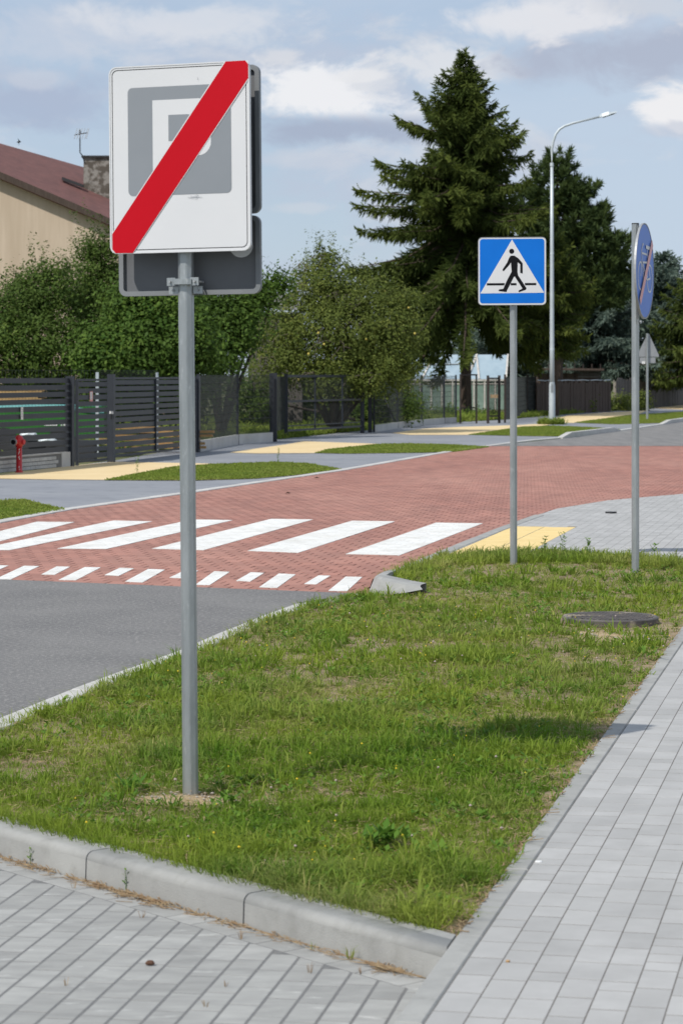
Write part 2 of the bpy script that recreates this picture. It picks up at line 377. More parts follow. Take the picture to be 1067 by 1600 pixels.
M['shedwood'] = mat('dark_shed_wood', (.055, .038, .03), (.085, .062, .05), 4, .9, stretch=(6, 6, .6))
M['greywood'] = mat('grey_boards', (.12, .11, .10), (.075, .066, .06), 4, .95, stretch=(6, 6, .4), tint=.25)
M['corr'] = mat('corrugated_grey', (.22, .215, .205), (.16, .155, .15), 3, .8)
M['tarp'] = mat('turquoise_tarp', (.08, .27, .27), (.12, .34, .33), 3, .6)
M['green'] = mat('green_paint', (.02, .13, .018), (.03, .17, .02), 2, .5)
M['wood'] = mat('fresh_wood', (.48, .30, .13), (.40, .23, .09), 6, .8)
M['paper'] = mat('paper_white', (.72, .72, .72), rough=.7)
M['pink'] = mat('faded_pink_print', (.62, .30, .30), rough=.7)
M['brown'] = mat('brown_cone', (.10, .05, .03), rough=.8)
M['pebble'] = mat('pebble', (.40, .37, .32), (.28, .25, .21), 40, .9)
M['lens'] = mat('lamp_lens', (.10, .12, .13), rough=.2)

# ------------------------------------------------------------------ ground outlines
lawn_kerb_pts = [(-1.86, 9.86)] + [P(*p) for p in ((0, 1142), (60, 1115), (190, 1062), (300, 1024), (400, 978), (500, 941), (548, 934), (590, 929))]
road_edge = [uv2w(w2uv(*p)[0] + .02, w2uv(*p)[1] - .125) for p in lawn_kerb_pts]        # outer edge of the flush kerb
EDGE_V = -1.19
C0 = (.348, 7.22)
def edge_pt(y): return (C0[0] + (y - C0[1]) * math.tan(TH), y)
lawn_far = [P(604, 899), P(650, 884), P(690, 868), P(760, 864), P(870, 863), P(980, 869), P(1067, 876), edge_pt(21.4)]
lawn = [(-1.86, 9.86)] + lawn_kerb_pts[1:] + [P(652, 913)] + lawn_far + [C0]
dk = Vector((-1.86 - C0[0], 9.86 - C0[1])).normalized(); nk = Vector((dk.y, -dk.x)) * -1
if nk.y > 0: nk = -nk

def terrain():
    xs = [-1500, -300, -60, -20, 0, 20, 60, 300, 1500]; ys = [-300, 0, 26, 27, 60, 150, 400, 1500, 4000]
    m = MB(); vs = [(x, y, -.25 if y < 26.5 else -.02) for y in ys for x in xs]; n = len(xs)
    m.add(vs, [(j * n + i, j * n + i + 1, (j + 1) * n + i + 1, (j + 1) * n + i) for j in range(len(ys) - 1) for i in range(n - 1)])
    m.build('ground', M['terrain'], kind='structure')
terrain()
lawn_soil = fillpoly('lawn_soil', [lawn], -.012, M['soil'], kind='structure')
asphalt_poly = [P(-500, 893), P(0, 905), P(300, 917), P(575, 927.5)] + [P(588, 930)] + road_edge[::-1][1:] + [(-4.2, 0), (-16, 0), (-16, 22)]
road = fillpoly('asphalt_road', [asphalt_poly], 0, M['asphalt'], kind='structure')
table_poly = [P(-500, 893), P(0, 905), P(300, 917), P(575, 927.5), P(582, 905), P(600, 896), P(640, 881), P(700, 856), P(800, 817), P(870, 794.5),
              P(950, 781.5), P(1067, 771.5), P(1300, 759), P(1500, 697), P(765, 697), P(740, 700), P(540, 735), P(290, 772), P(110, 797), P(0, 818), P(-500, 893 - 1)]
table_poly = table_poly[:-1] + [P(-300, 868)]
table = fillpoly('raised_red_carriageway', [table_poly], -.012, M['bed_red'], kind='structure')
far_road = fillpoly('far_asphalt_road', [[P(765, 697), P(1500, 697), (60, 150), (46, 175), P(1300, 626), P(1067, 656.5), P(1040, 662), P(960, 674), P(905, 683)]], .004, M['asphalt_far'], kind='structure')
plaza = [uv2w(4.5, EDGE_V + .08)] + [uv2w(w2uv(*edge_pt(21.4))[0], EDGE_V + .08)] + lawn_far[::-1][1:] + [P(640, 881), P(700, 856), P(800, 817), P(870, 794.5), P(950, 781.5), P(1067, 771.5), P(1300, 759), uv2w(37, 1.61), uv2w(4.5, 1.61)]
walk = fillpoly('footway', [plaza], -.0007, M['bed'], kind='structure')
fillpoly('verge', [[uv2w(3, 1.7), uv2w(37, 1.7), uv2w(37, 12), uv2w(3, 12)]], -.012, M['soil'], kind='structure')
PK = -.10
park_poly = [tuple(Vector(C0) + nk * .15 + dk * -.02), tuple(Vector((-1.86, 9.86)) + nk * .15 + dk * .1), (-4.0, 2), uv2w(2, EDGE_V), ]
parking = fillpoly('parking_bay', [park_poly], PK - .0010, M['bed_park'], kind='structure')

# ------------------------------------------------------------------ pavers laid as pieces
_shared = {}
def paver_mesh(name, L, W, gap, m, h=.05, bev=.0035):
    k = (name, round(L, 3), round(W, 3), gap)
    if k not in _shared:
        _shared[k] = MB().prism([(-W / 2 + gap, -L / 2 + gap), (W / 2 - gap, -L / 2 + gap), (W / 2 - gap, L / 2 - gap), (-W / 2 + gap, L / 2 - gap)], -h, 0, bev).mesh(name, m)
    return _shared[k]
def lay(region, parent, m, ang, v0, nrow, W, lengths, u0, u1, gap=.0010, gapv=None, top=0.0, parts=300, name='paver', bond=None, skip=None, bev=.0022, jit=.0012, stuff_name='paver'):
    """rows of pavers along the direction ang; the largest-showing ones become objects, the rest one joined part"""
    gapv = gap if gapv is None else gapv
    uu = (math.sin(ang), math.cos(ang)); vv = (math.cos(ang), -math.sin(ang)); recs = []
    bx0 = min(p[0] for p in region); bx1 = max(p[0] for p in region); by0 = min(p[1] for p in region); by1 = max(p[1] for p in region)
    for r in range(nrow):
        v = v0 + r * W; u = u0 + (random.random() * .2 if bond is None else (r % 2) * bond)
        while u < u1:
            L = random.choices([a for a, _ in lengths], [b for _, b in lengths])[0]
            cu, cv = u + L / 2, v + W / 2; u += L
            x = cu * uu[0] + cv * vv[0]; y = cu * uu[1] + cv * vv[1]
            if x < bx0 - .3 or x > bx1 + .3 or y < by0 - .3 or y > by1 + .3: continue
            if skip and skip(x, y): continue
            cell = []
            for su, sv in ((-1, -1), (-1, 1), (1, 1), (1, -1)):
                a = cu + su * (L / 2 - gap); b = cv + sv * (W / 2 - gapv); cell.append((a * uu[0] + b * vv[0], a * uu[1] + b * vv[1]))
            cell = cell if sum(cell[i][0] * cell[(i + 1) % 4][1] - cell[(i + 1) % 4][0] * cell[i][1] for i in range(4)) > 0 else cell[::-1]
            pl = clip_poly(region, cell)
            if not pl or area(pl) < .12 * L * W: continue
            recs.append((x, y, L, pl, area(pl) > .999 * area(cell)))
    recs.sort(key=lambda q: (not seen(q[0], q[1], top), q[1]))
    js = MB()
    for i, (x, y, L, pl, full) in enumerate(recs):
        z = top + random.uniform(-jit, jit)
        if i < parts and seen(x, y, top):
            if full:
                if gapv == gap: me = paver_mesh(name, L, W, gap, m, bev=bev)
                else:
                    k = (name, L, W, 'gv')
                    if k not in _shared: _shared[k] = MB().prism([(-W / 2 + gapv, -L / 2 + gap), (W / 2 - gapv, -L / 2 + gap), (W / 2 - gapv, L / 2 - gap), (-W / 2 + gapv, L / 2 - gap)], -.05, 0, bev).mesh(name, m)
                    me = _shared[k]
                o = bpy.data.objects.new(name, me); o.location = (x, y, z); o.rotation_euler = (random.uniform(-1, 1) * jit * 1.5, random.uniform(-1, 1) * jit * 1.5, -ang)
            else:
                o = bpy.data.objects.new(name, MB().prism([(p[0] - x, p[1] - y) for p in pl], -.05, 0, min(bev, .003)).mesh(name, m)); o.location = (x, y, z)
            col.objects.link(o); o.parent = parent
        else: js.prism(pl, z - .03, z, bev if y < 25 else 0)
    if js.v: js.build(stuff_name, m, parent, kind='stuff')
    return recs

YV0, YV1, YU = -3.81, -3.11, 26.62
def in_yellow(x, y):
    u, v = w2uv(x, y); return YV0 < v < YV1 and u < YU
lay(plaza, walk, M['paver'], TH, EDGE_V + .08 - 3.2, 60, .1, [(.2, 5), (.1, 1), (.15, .6)], 4.5, 38, skip=in_yellow, gap=.0030, gapv=.0016, bev=.0009, jit=.0003)
tact_region = clip_poly(plaza, [uv2w(20, YV0), uv2w(20, YV1), uv2w(YU, YV1), uv2w(YU, YV0)])
tact = lay(tact_region, walk, M['tactile'], TH, YV0, 2, .35, [(.35, 1)], YU - .35 * 18, YU, name='tactile_slab', bond=0, gap=.004, jit=.0002, bev=.0009, parts=300)
# edging strip of the lawn and the big flat kerb at the parking end
edging = MB(); u_a = w2uv(*C0)[0]
stones = []
u = u_a
while u < w2uv(*edge_pt(21.3))[0]:
    L = .9985; stones.append([uv2w(u + .002, EDGE_V), uv2w(u + L, EDGE_V), uv2w(u + L, EDGE_V + .077), uv2w(u + .002, EDGE_V + .077)]); u += 1.0
for k, s in enumerate(stones):
    MB().prism(s, -.12, .001 * (k % 2), .006).build('edging_stone', M['concrete'], walk)
for k in range(3):
    a = u_a - k * 1.0
    MB().prism([uv2w(a - .003, EDGE_V), uv2w(a - .997, EDGE_V), uv2w(a - .997, EDGE_V + .078), uv2w(a - .003, EDGE_V + .078)], -.2, .002, .006).build('edging_stone', M['concrete'], walk)

# red pavers of the raised carriageway
red = lay([p for p in table_poly], table, M['red'], TH + math.pi / 2, -62, 235, .2, [(.165, 1)], -19, 6, gap=.0055, gapv=.002, bond=.0825, name='red_paver', jit=.0008, stuff_name='red_paver', bev=.002)

# white paint, broken at every paver joint
def paint(poly_px, name, z=.0035):
    poly = [P(*p) for p in poly_px]
    if sum(poly[i][0] * poly[(i + 1) % 4][1] - poly[(i + 1) % 4][0] * poly[i][1] for i in range(4)) < 0: poly = poly[::-1]
    m = MB(); x0 = min(p[0] for p in poly) - .2; x1 = max(p[0] for p in poly) + .2; y0 = min(p[1] for p in poly) - .2; y1 = max(p[1] for p in poly) + .2
    for x, y, L, pl, full in red:
        if x0 < x < x1 and y0 < y < y1:
            q = clip_poly(pl, poly)
            if q and area(q) > 2e-4: m.prism(q, -.004, z)
    # thick paint bridges the joints, a little lower
    m.prism(poly, -.004, z - .0009)
    m.build(name, M['paint'], table)
big = [((540, 866), (624, 868), (754, 818), (681, 817)), ((387, 861), (466, 864), (617, 815), (550, 814)), ((238, 857.5), (318, 860), (489, 812), (424, 811)),
       ((90, 857.5), (167, 858), (364, 813), (301, 812)), ((-40, 860), (15, 860), (238, 815), (178, 813.5)), ((-130, 864), (-62, 862), (117, 816), (58, 815.5)),
       ]
for b_ in big: paint(b_, 'crossing_stripe')
small = [((513, 923.5), (542, 924), (566, 902), (540, 901.5)), ((475, 913), (494, 913.5), (516, 900), (498, 899.5)), ((405, 918), (433, 919), (462, 898), (436, 896.5)),
         ((369, 908), (391, 909), (413, 895.5), (392, 894.5)), ((306, 914), (328, 914.5), (359, 894), (335, 893)), ((265, 903), (288, 904), (310, 892), (290, 891)),
         ((196, 909), (223, 910.5), (258, 890.5), (232, 889.5)), ((164, 899), (186, 900), (210, 888.5), (188, 887.5)), ((92, 906.5), (119, 907), (158, 887), (133, 886.5)),
         ((65, 898), (86, 898.5), (110, 886), (89, 885.5)), ((-6, 905), (18, 905.5), (62, 885), (38, 884.5)), ((-35, 895), (-14, 896), (14, 884), (-8, 883.5))]
for s_ in small: paint(s_, 'guide_stripe')

# parking pavers: wide gritty joints along the rows
ang_p = math.radians(10)
inner = [tuple(Vector(C0) + nk * .275 + dk * -.05), tuple(Vector((-1.86, 9.86)) + nk * .275 + dk * .2), (-3.0, 4.5), uv2w(4.5, EDGE_V - .004), uv2w(w2uv(*(Vector(C0) + nk * .275))[0] - .03, EDGE_V - .004)]
lay(inner, parking, M['paver_park'], ang_p, -4.6, 50, .094, [(.2, 1)], 4.0, 11, gap=.0034, gapv=.0042, top=PK, parts=300, jit=.0004, bev=.0012)
bord = [tuple(Vector(C0) + nk * .152 + dk * -.3), tuple(Vector((-1.86, 9.86)) + nk * .152 + dk * .2), tuple(Vector((-1.86, 9.86)) + nk * .272 + dk * .2), tuple(Vector(C0) + nk * .272 + dk * -.3)]
wk = clip_poly(bord, [uv2w(3, EDGE_V - 6), uv2w(3, EDGE_V - .004), uv2w(12, EDGE_V - .004), uv2w(12, EDGE_V - 6)])
ang_k = math.atan2(dk.x, dk.y)
def rot_uv(p, a): return (p[0] * math.sin(a) + p[1] * math.cos(a), p[0] * math.cos(a) - p[1] * math.sin(a))
vb = min(rot_uv(p, ang_k)[1] for p in wk)
ub = min(rot_uv(p, ang_k)[0] for p in wk)
lay(wk, parking, M['paver_park'], ang_k, vb, 1, .12, [(.2, 1), (.14, 1)], ub - .1, ub + 5, gap=.003, top=PK, parts=60, jit=.0004, bev=.0012)

# ------------------------------------------------------------------ kerbs
kerb = MB().box((0, 0, 0), (.01, .01, .01))
def kerb_stone_profile(parent, s0, s1, skew=False):
    prof = [(0, -.2), (0, -.004), (.005, .001), (.060, .002), (.118, .0015), (.127, -.0005), (.135, -.005), (.141, -.011), (.145, -.019), (.1465, -.028), (.152, -.2)]
    m = MB(); n = len(prof); A = []; B = []
    tv = Vector(V); 
    for o, z in prof:
        for lst, s in ((A, s0), (B, s1)):
            p = Vector(C0) + nk * o + dk * s
            if skew and lst is A:                            # cut to the line of the footway edging
                k = w2uv(*p)[1] - (EDGE_V - .003); dv = w2uv(*dk)[1]; p = p - dk * (k / dv)
            lst.append((p.x, p.y, z))
    m.add(A + B, [(i, i + 1, n + i + 1, n + i) for i in range(n - 1)] + [tuple(range(n))[::-1], tuple(range(n, 2 * n))])
    o = m.build('kerb_stone', M['concrete'], parent)
    o.data.polygons.foreach_set('use_smooth', [2 < i < n - 2 for i in range(len(o.data.polygons))]); return o
park_kerb = tag(bpy.data.objects.new('parking_kerb', None), kind='structure'); col.objects.link(park_kerb)
cuts = [0, .856, 1.76, 2.74, 3.45]
for i in range(4): kerb_stone_profile(park_kerb, cuts[i] + .004, cuts[i + 1] - .004, i == 0)
def strip_kerb(name, inner_pts, outer_pts, z, mt, step=1.0, gap=.006, below=.12, piece='kerb_stone', bev=.006):
    e = bpy.data.objects.new(name, None); col.objects.link(e); e['kind'] = 'structure'
    def resample(pts):
        d = [0]
        for a, b in zip(pts, pts[1:]): d.append(d[-1] + math.dist(a, b))
        return d
    di, do = resample(inner_pts), resample(outer_pts); n = max(1, round(di[-1] / step))
    def atd(pts, d, t):
        t *= d[-1]
        for i in range(len(d) - 1):
            if t <= d[i + 1] + 1e-9:
                k = (t - d[i]) / max(d[i + 1] - d[i], 1e-9); return tuple(pts[i][j] + k * (pts[i + 1][j] - pts[i][j]) for j in range(2))
        return pts[-1][:2]
    for k in range(n):
        g = gap / di[-1]; a, b = k / n + g, (k + 1) / n - g
        q = [atd(inner_pts, di, a), atd(inner_pts, di, b), atd(outer_pts, do, b), atd(outer_pts, do, a)]
        zz = z(k / n) if callable(z) else z
        MB().prism(q, zz - below, zz + .0015 * (k % 2), bev).build(piece, mt, e)
    return e
strip_kerb('lawn_road_kerb', lawn_kerb_pts, road_edge, .006, M['concrete_far'])
def off_pts(pts, dv): return [uv2w(w2uv(*p)[0], w2uv(*p)[1] + dv) for p in pts]
lk = [P(-300, 868), P(0, 818), P(110, 797), P(290, 772), P(540, 735), P(740, 700), P(765, 697), P(830, 688.5), P(880, 684)]
strip_kerb('far_carriageway_kerb', lk, off_pts(lk, -.17), .012, M['concrete_far'])
rk = [P(612, 892), P(640, 881), P(700, 856), P(760, 832), P(800, 817), P(835, 805)]
strip_kerb('crossing_kerb', rk, [(p[0] + .11, p[1] - .06) for p in rk], .006, M['concrete'])
# raised kerb ends across the road
def raised(pts, name):
    e = bpy.data.objects.new(name, None); col.objects.link(e); e['kind'] = 'structure'
    n = len(pts) - 1
    for i in range(n):
        a, b = Vector(pts[i][:2]), Vector(pts[i + 1][:2]); d = (b - a).normalized(); q = Vector((-d.y, d.x)) * .18
        ha, hb = pts[i][2], pts[i + 1][2]; k = .003
        a2, b2 = a + d * k, b - d * k
        vs = []
        for p, h in ((a2, ha), (b2, hb)):
            vs += [(p.x, p.y, -.1), (p.x + q.x * .12, p.y + q.y * .12, h), (p.x + q.x, p.y + q.y, h), (p.x + q.x, p.y + q.y, -.1)]
        MB().add(vs, [(0, 4, 5, 1), (1, 5, 6, 2), (2, 6, 7, 3), (0, 1, 2, 3), (7, 6, 5, 4)]).build('kerb_stone', M['concrete_far'], e)
def seg(px, n, h0=.02, h1=.13, ends=(True, True)):
    pts = [P(*p) for p in px]; outp = []
    d = [0]
    for a, b in zip(pts, pts[1:]): d.append(d[-1] + math.dist(a, b))
    for k in range(n + 1):
        t = d[-1] * k / n
        for i in range(len(d) - 1):
            if t <= d[i + 1] + 1e-6:
                f = (t - d[i]) / (d[i + 1] - d[i]); x = pts[i][0] + f * (pts[i + 1][0] - pts[i][0]); y = pts[i][1] + f * (pts[i + 1][1] - pts[i][1]); break
        h = h1
        if ends[0] and k == 0: h = h0
        if ends[1] and k == n: h = h0
        outp.append((x, y, h))
    return outp
raised(seg([(880, 684.5), (905, 681.5), (972, 673.5)], 7), 'island_kerb')
raised(seg([(972, 673.5), (1035, 664)], 5, .03, .03), 'driveway_kerb')
raised(seg([(1035, 664), (1067, 659), (1300, 629)], 30, .02, .13, (True, False)), 'far_island_kerb')
# the wedge-shaped kerb end at the lawn corner by the crossing
we = tag(bpy.data.objects.new('kerb_end', None), kind='structure'); col.objects.link(we)
def PZ(x, y, z): a = P(x, y, z); return (a[0], a[1], z)
kt = [(612, 890.5, .03), (598, 894, .09), (586, 900, .11), (595, 904, .11), (632, 912.5, .075), (656, 915.5, .06)]
ki = [(622, 890, .03), (610, 894, .09), (603, 898.5, .11), (609, 899.5, .11), (645, 907.5, .075), (666, 911.0, .06)]
kb = [(604, 898, .0), (588, 908, .02), (576, 925, -.008), (590, 931, -.015), (634, 926, .015), (660, 921, .043)]
T_ = [Vector(PZ(*q)) for q in kt]; I_ = [Vector(PZ(*q)) for q in ki]; B_ = [Vector(PZ(*q)) for q in kb]
K_ = [t * .93 + b * .07 + Vector((0, 0, .0)) for t, b in zip(T_, B_)]; T2 = [t * .82 + i2 * .18 + Vector((0, 0, .006)) for t, i2 in zip(T_, I_)]; D_k = [Vector((p.x, p.y, -.05)) for p in I_]
for a_, b_ in ((0, 2), (2, 3), (3, 5)):
    n6 = b_ - a_ + 1; mb = MB(); rows = [B_[a_:b_ + 1], K_[a_:b_ + 1], T2[a_:b_ + 1], I_[a_:b_ + 1], D_k[a_:b_ + 1]]
    mb.add([tuple(p) for r_ in rows for p in r_], [(q * n6 + k, q * n6 + k + 1, (q + 1) * n6 + k + 1, (q + 1) * n6 + k) for q in range(4) for k in range(n6 - 1)])
    mb.build('kerb_stone', M['concrete'], we)

# ------------------------------------------------------------------ the far side of the road: paving patches and grass islands
lk_off = lambda x, y: (x, y)
drv = fillpoly('driveway_paving', [[P(-300, 850), P(-300, 748), P(0, 742), P(180, 719), P(300, 698), P(372, 692), P(440, 684), P(560, 672), P(700, 660), P(800, 655), P(900, 642), P(1000, 633.5), P(1200, 622),
                                    P(1300, 626), P(1067, 656), P(1035, 662), P(972, 671.5), P(905, 680), P(880, 683), P(765, 695.5), P(740, 698.5), P(540, 733.5), P(290, 770), P(110, 795), P(0, 815.5)]], -.004, M['drive'], kind='structure')
ylw = [[(-200, 752), (0, 748), (100, 749.5), (165, 750), (270, 729), (337, 724.5), (180, 721.5), (100, 729), (0, 742), (-200, 765)],
       [(358, 707), (400, 708.5), (494, 708), (540, 699), (591, 693.5), (475, 689.5), (450, 694), (400, 701)],
       [(612, 676.5), (640, 679.5), (730, 679.5), (797, 671.5), (800, 664.5), (720, 667), (660, 670)],
       [(800, 671), (860, 663.5), (835, 662.5), (800, 665)],
       [(842, 659), (896, 661), (935, 655), (1000, 646), (1010, 641.5), (940, 645), (889, 649)],
       [(1015, 637.5), (1067, 640), (1120, 636), (1100, 632), (1067, 633)]]
for q in ylw: fillpoly('yellow_path', [[P(*p) for p in q]], .003, M['yellow'], kind='structure')
islands = [[(-200, 800), (0, 783), (40, 781), (70, 789), (105, 797.5), (0, 813), (-200, 845)],
           [(163, 750.5), (300, 751), (400, 748), (470, 742), (534, 734), (480, 724.5), (430, 722.5), (350, 725), (270, 730), (200, 743)],
           [(492, 708), (540, 709), (660, 707.5), (712, 706), (765, 698.5), (700, 695), (640, 693.5), (587, 694.5), (512, 702.5)],
           [(732, 679.5), (830, 681.5), (885, 682), (950, 673), (968, 671.5), (930, 668.5), (860, 665.5), (813, 667.5)],
           [(896, 660.5), (960, 663), (1035, 661), (1067, 655), (1200, 640), (1200, 628), (1067, 643.5), (985, 648.5)]]
isl_w = [[P(*p) for p in q] for q in islands]
for q in isl_w: fillpoly('grass_island', [q], .004, M['soil'], kind='structure')
fillpoly('yellow_path', [[P(-200, 850), P(-200, 838), P(0, 813.5), P(12, 812.5), P(0, 815.2)]], .0035, M['yellow'], kind='structure')

# ------------------------------------------------------------------ foliage and grass geometry (numpy)
def np_mesh(name, verts, quads=None, tris=None, mt=None, tint=None, parent=None, **kw):
    me = bpy.data.meshes.new(name); nv = len(verts); me.vertices.add(nv); me.vertices.foreach_set('co', np.ascontiguousarray(verts, np.float32).ravel())
    nq = 0 if quads is None else len(quads); ntr = 0 if tris is None else len(tris)
    loops = np.concatenate([a.ravel() for a in (quads, tris) if a is not None]).astype(np.int32)
    me.loops.add(len(loops)); me.loops.foreach_set('vertex_index', loops)
    me.polygons.add(nq + ntr); st = np.concatenate([np.arange(nq) * 4, nq * 4 + np.arange(ntr) * 3]).astype(np.int32)
    me.polygons.foreach_set('loop_start', st); me.update(calc_edges=True)
    if tint is not None:
        a = me.attributes.new('tint', 'FLOAT', 'POINT'); a.data.foreach_set('value', np.ascontiguousarray(tint, np.float32))
    me.materials.append(mt); o = bpy.data.objects.new(name, me); col.objects.link(o)
    if parent: o.parent = parent
    return tag(o, **kw)
def unit(a): return a / np.maximum(np.linalg.norm(a, axis=1, keepdims=True), 1e-9)
def leaves(c, d, nrm, L, W):
    """diamond leaves: centre, direction, normal, length, width -> verts, quads"""
    d = unit(d); s = unit(np.cross(d, nrm)); n = len(c); L = np.broadcast_to(L, n)[:, None]; W = np.broadcast_to(W, n)[:, None]
    v = np.stack([c - d * L / 2, c + s * W / 2, c + d * L / 2, c - s * W / 2], 1).reshape(-1, 3)
    return v, np.arange(n * 4).reshape(n, 4)
def blades(x, y, z, h, wd, lean, ang, tint):
    n = len(x); dx, dy = np.cos(ang), np.sin(ang); sx, sy = -dy, dx
    t2 = np.random.default_rng(3).random(n) * 6.28; sx, sy = np.cos(t2), np.sin(t2)
    p0 = np.stack([x, y, z], 1); s = np.stack([sx, sy, 0 * x], 1) * wd[:, None]
    d = np.stack([dx, dy, 0 * x], 1)
    m = p0 + d * (h * lean * .28)[:, None] + np.array([0, 0, 1]) * (h * .68 * (1 - .2 * lean))[:, None]
    t = p0 + d * (h * lean)[:, None] + np.array([0, 0, 1]) * (h * (1 - .35 * lean))[:, None]
    v = np.stack([p0 - s, p0 + s, m + s * .8, m - s * .8, t], 1).reshape(-1, 3); b = np.arange(n)[:, None] * 5
    return v, b + np.array([[0, 1, 2, 3]]), b + np.array([[3, 2, 4]]), np.repeat(tint, 5)
def grass_patch(name, poly, n_tufts, per, hgt, wd, mt, dens=None, near_bias=0, z=0., label=None, tint_fn=None, seed=1, spread=.035, hscale=None):
    r = np.random.default_rng(seed); xs = [p[0] for p in poly]; ys = [p[1] for p in poly]; X = []; Y = []; tot = 0
    while tot < n_tufts:
        k = 60000; x = r.uniform(min(xs), max(xs), k); t = r.random(k)
        if near_bias: a, b = min(ys) ** (-near_bias), max(ys) ** (-near_bias); y = (a + t * (b - a)) ** (-1 / near_bias)
        else: y = min(ys) + t * (max(ys) - min(ys))
        ok = inside_np(x, y, poly)
        if dens is not None: ok &= r.random(k) < dens(x, y)
        X.append(x[ok]); Y.append(y[ok]); tot += ok.sum()
    X = np.concatenate(X)[:n_tufts]; Y = np.concatenate(Y)[:n_tufts]
    th = hgt * (.55 + .9 * r.random(n_tufts) ** 1.5)
    if hscale is not None: th = th * hscale(X, Y)
    tt = r.random(n_tufts)
    x = np.repeat(X, per); y = np.repeat(Y, per); n = len(x); a = r.random(n) * 6.283; rad = spread * r.random(n)
    x = x + np.cos(a) * rad; y = y + np.sin(a) * rad; ok = inside_np(x, y, poly)
    h = np.repeat(th, per) * (.5 + .7 * r.random(n)); lean = .15 + 1.6 * r.random(n)
    a2 = a + r.normal(0, .6, n)
    base = vnoise(x, y, 1.1) * .5 + vnoise(x, y, 3.7) * .3
    tint = np.clip(base * .75 - .22 + np.repeat(tt, per) * .25 + (r.random(n) < .07) * .6 * r.random(n), 0, 1)
    if tint_fn is not None: tint = np.clip(tint + tint_fn(x, y), 0, 1)
    W = wd * (.6 + .8 * r.random(n)) * np.clip(y / 12., .75, 2.2)
    if name in ('tall_grass', 'fringe_grass'): ok = ok | True
    v, q, t, ti = blades(x[ok], y[ok], np.full(ok.sum(), z), h[ok], W[ok], lean[ok], a2[ok], tint[ok])
    return np_mesh(name, v, q, t, mt, ti, kind='stuff')

bare = [(*P(280, 1246), .20, .13), (*P(430, 1350), .12, .10), (*P(950, 992), .30, .35), (*P(40, 1195), .22, .35), (*P(720, 1445), .06, .12), (*P(930, 1030), .3, .5), (*P(830, 1085), .3, .3), (*P(480, 1040), .2, .4), (*P(620, 1000), .4, .5)]
mh = P(953, 971)
def lawn_d(x, y):
    d = .30 + 1.25 * np.clip(vnoise(x, y, 1.6) * .55 + vnoise(x, y, 4.5) * .45 - .18, 0, 1)
    d *= np.where(y > 13, .8, 1.15)
    for i, (bx, by, rx, ry) in enumerate(bare):
        q = ((x - bx) / rx) ** 2 + ((y - by) / ry) ** 2 + (vnoise(x, y, 14) - .5) * .8; k = .97 if i < 2 else .6
        d = d * (1 - k * np.clip(1.6 - q, 0, 1))
    d = d * (.35 + .65 * np.clip((C0[0] + (y - C0[1]) * math.tan(TH) - x) / .12, 0, 1))
    d = np.where((x > .12) & (x < .75) & (y > 18.2) & (y < 18.75), d * .25, d)
    d = np.where((abs(x - mh[0]) < .36) & (y > mh[1] - .62) & (y < mh[1] + .35), d * np.where(((x - mh[0]) / .36) ** 2 + ((y - mh[1]) / .37) ** 2 < 1, 0, .25), d)
    return d
def lawn_h(x, y):
    near_front = np.clip(1.5 - (y - 7.2) / 4, .95, 1.3) * (.5 + .5 * np.clip((C0[0] + (y - C0[1]) * math.tan(TH) - x) / .15, 0, 1))
    return near_front * (.75 + .6 * vnoise(x, y, 1.2)) * np.where(y > 13, 1.0, .95)
grass_patch('lawn_grass', lawn, 30000, 7, .034, .0018, M['grass'], lawn_d, near_bias=.6, z=-.014, seed=5, hscale=lawn_h, spread=.035)
def tuft_d(x, y): return lawn_d(x, y) * (.15 + np.clip(vnoise(x + 3, y, 2.6) * 2.4 - .8, 0, 1)) * np.where(y < 9.5, 1.2, .75)
grass_patch('tall_grass', lawn, 5600, 13, .082, .0031, M['grass'], tuft_d, near_bias=1.1, z=-.014, seed=6, hscale=lawn_h, spread=.03, tint_fn=lambda x, y: -.12)
# longer fringe where nobody mows: along the crossing edge and beside the kerbs
def fringe(pts, width, n, per, h, seed, mt='grass', z=-.01):
    poly = pts + [(p[0], p[1] - width) for p in pts[::-1]]
    return grass_patch('fringe_grass', poly, n, per, h, .0022, M[mt], None, z=z, seed=seed, spread=.05)
fringe([P(600, 900), P(650, 885), P(690, 869), P(760, 865), P(870, 864), P(980, 870), P(1067, 877)], 1.1, 1000, 11, .10, 31)
fringe([(a - .02, b) for a, b in lawn_kerb_pts], .25, 380, 8, .075, 32)
fringe([(-1.8, 9.9), (-1.28, 9.16), (-.8, 8.62), (-.224, 7.93), (.30, 7.36)], .09, 300, 12, .075, 33)
# low clover and broad weeds in the lawn
r = np.random.default_rng(12); n = 2600; cxs = []; 
x = r.uniform(-2, 3.4, n * 6); y = r.uniform(7.2, 21, n * 6); ok = inside_np(x, y, lawn) & (r.random(n * 6) < lawn_d(x, y) * np.clip(vnoise(x, y, 2.2) * 2 - .8, 0, 1)); x = x[ok][:n]; y = y[ok][:n]
k = 5; n = len(x); X = np.repeat(x, k); Y = np.repeat(y, k); a = r.random(n * k) * 6.28; Ls = .018 + .018 * r.random(n * k)
dirs = np.stack([np.cos(a), np.sin(a), .35 + .5 * r.random(n * k)], 1); nr = np.stack([-np.cos(a) * .4 + r.normal(0, .2, n * k), -np.sin(a) * .4 + r.normal(0, .2, n * k), np.ones(n * k)], 1)
cc = np.stack([X, Y, .004 + .02 * r.random(n * k)], 1) + unit(dirs) * (Ls * .6)[:, None]
v, q = leaves(cc, dirs, nr, Ls, Ls * .55); np_mesh('clover_leaves', v, q, None, M['weed'], np.repeat(r.random(n * k), 4), kind='stuff')
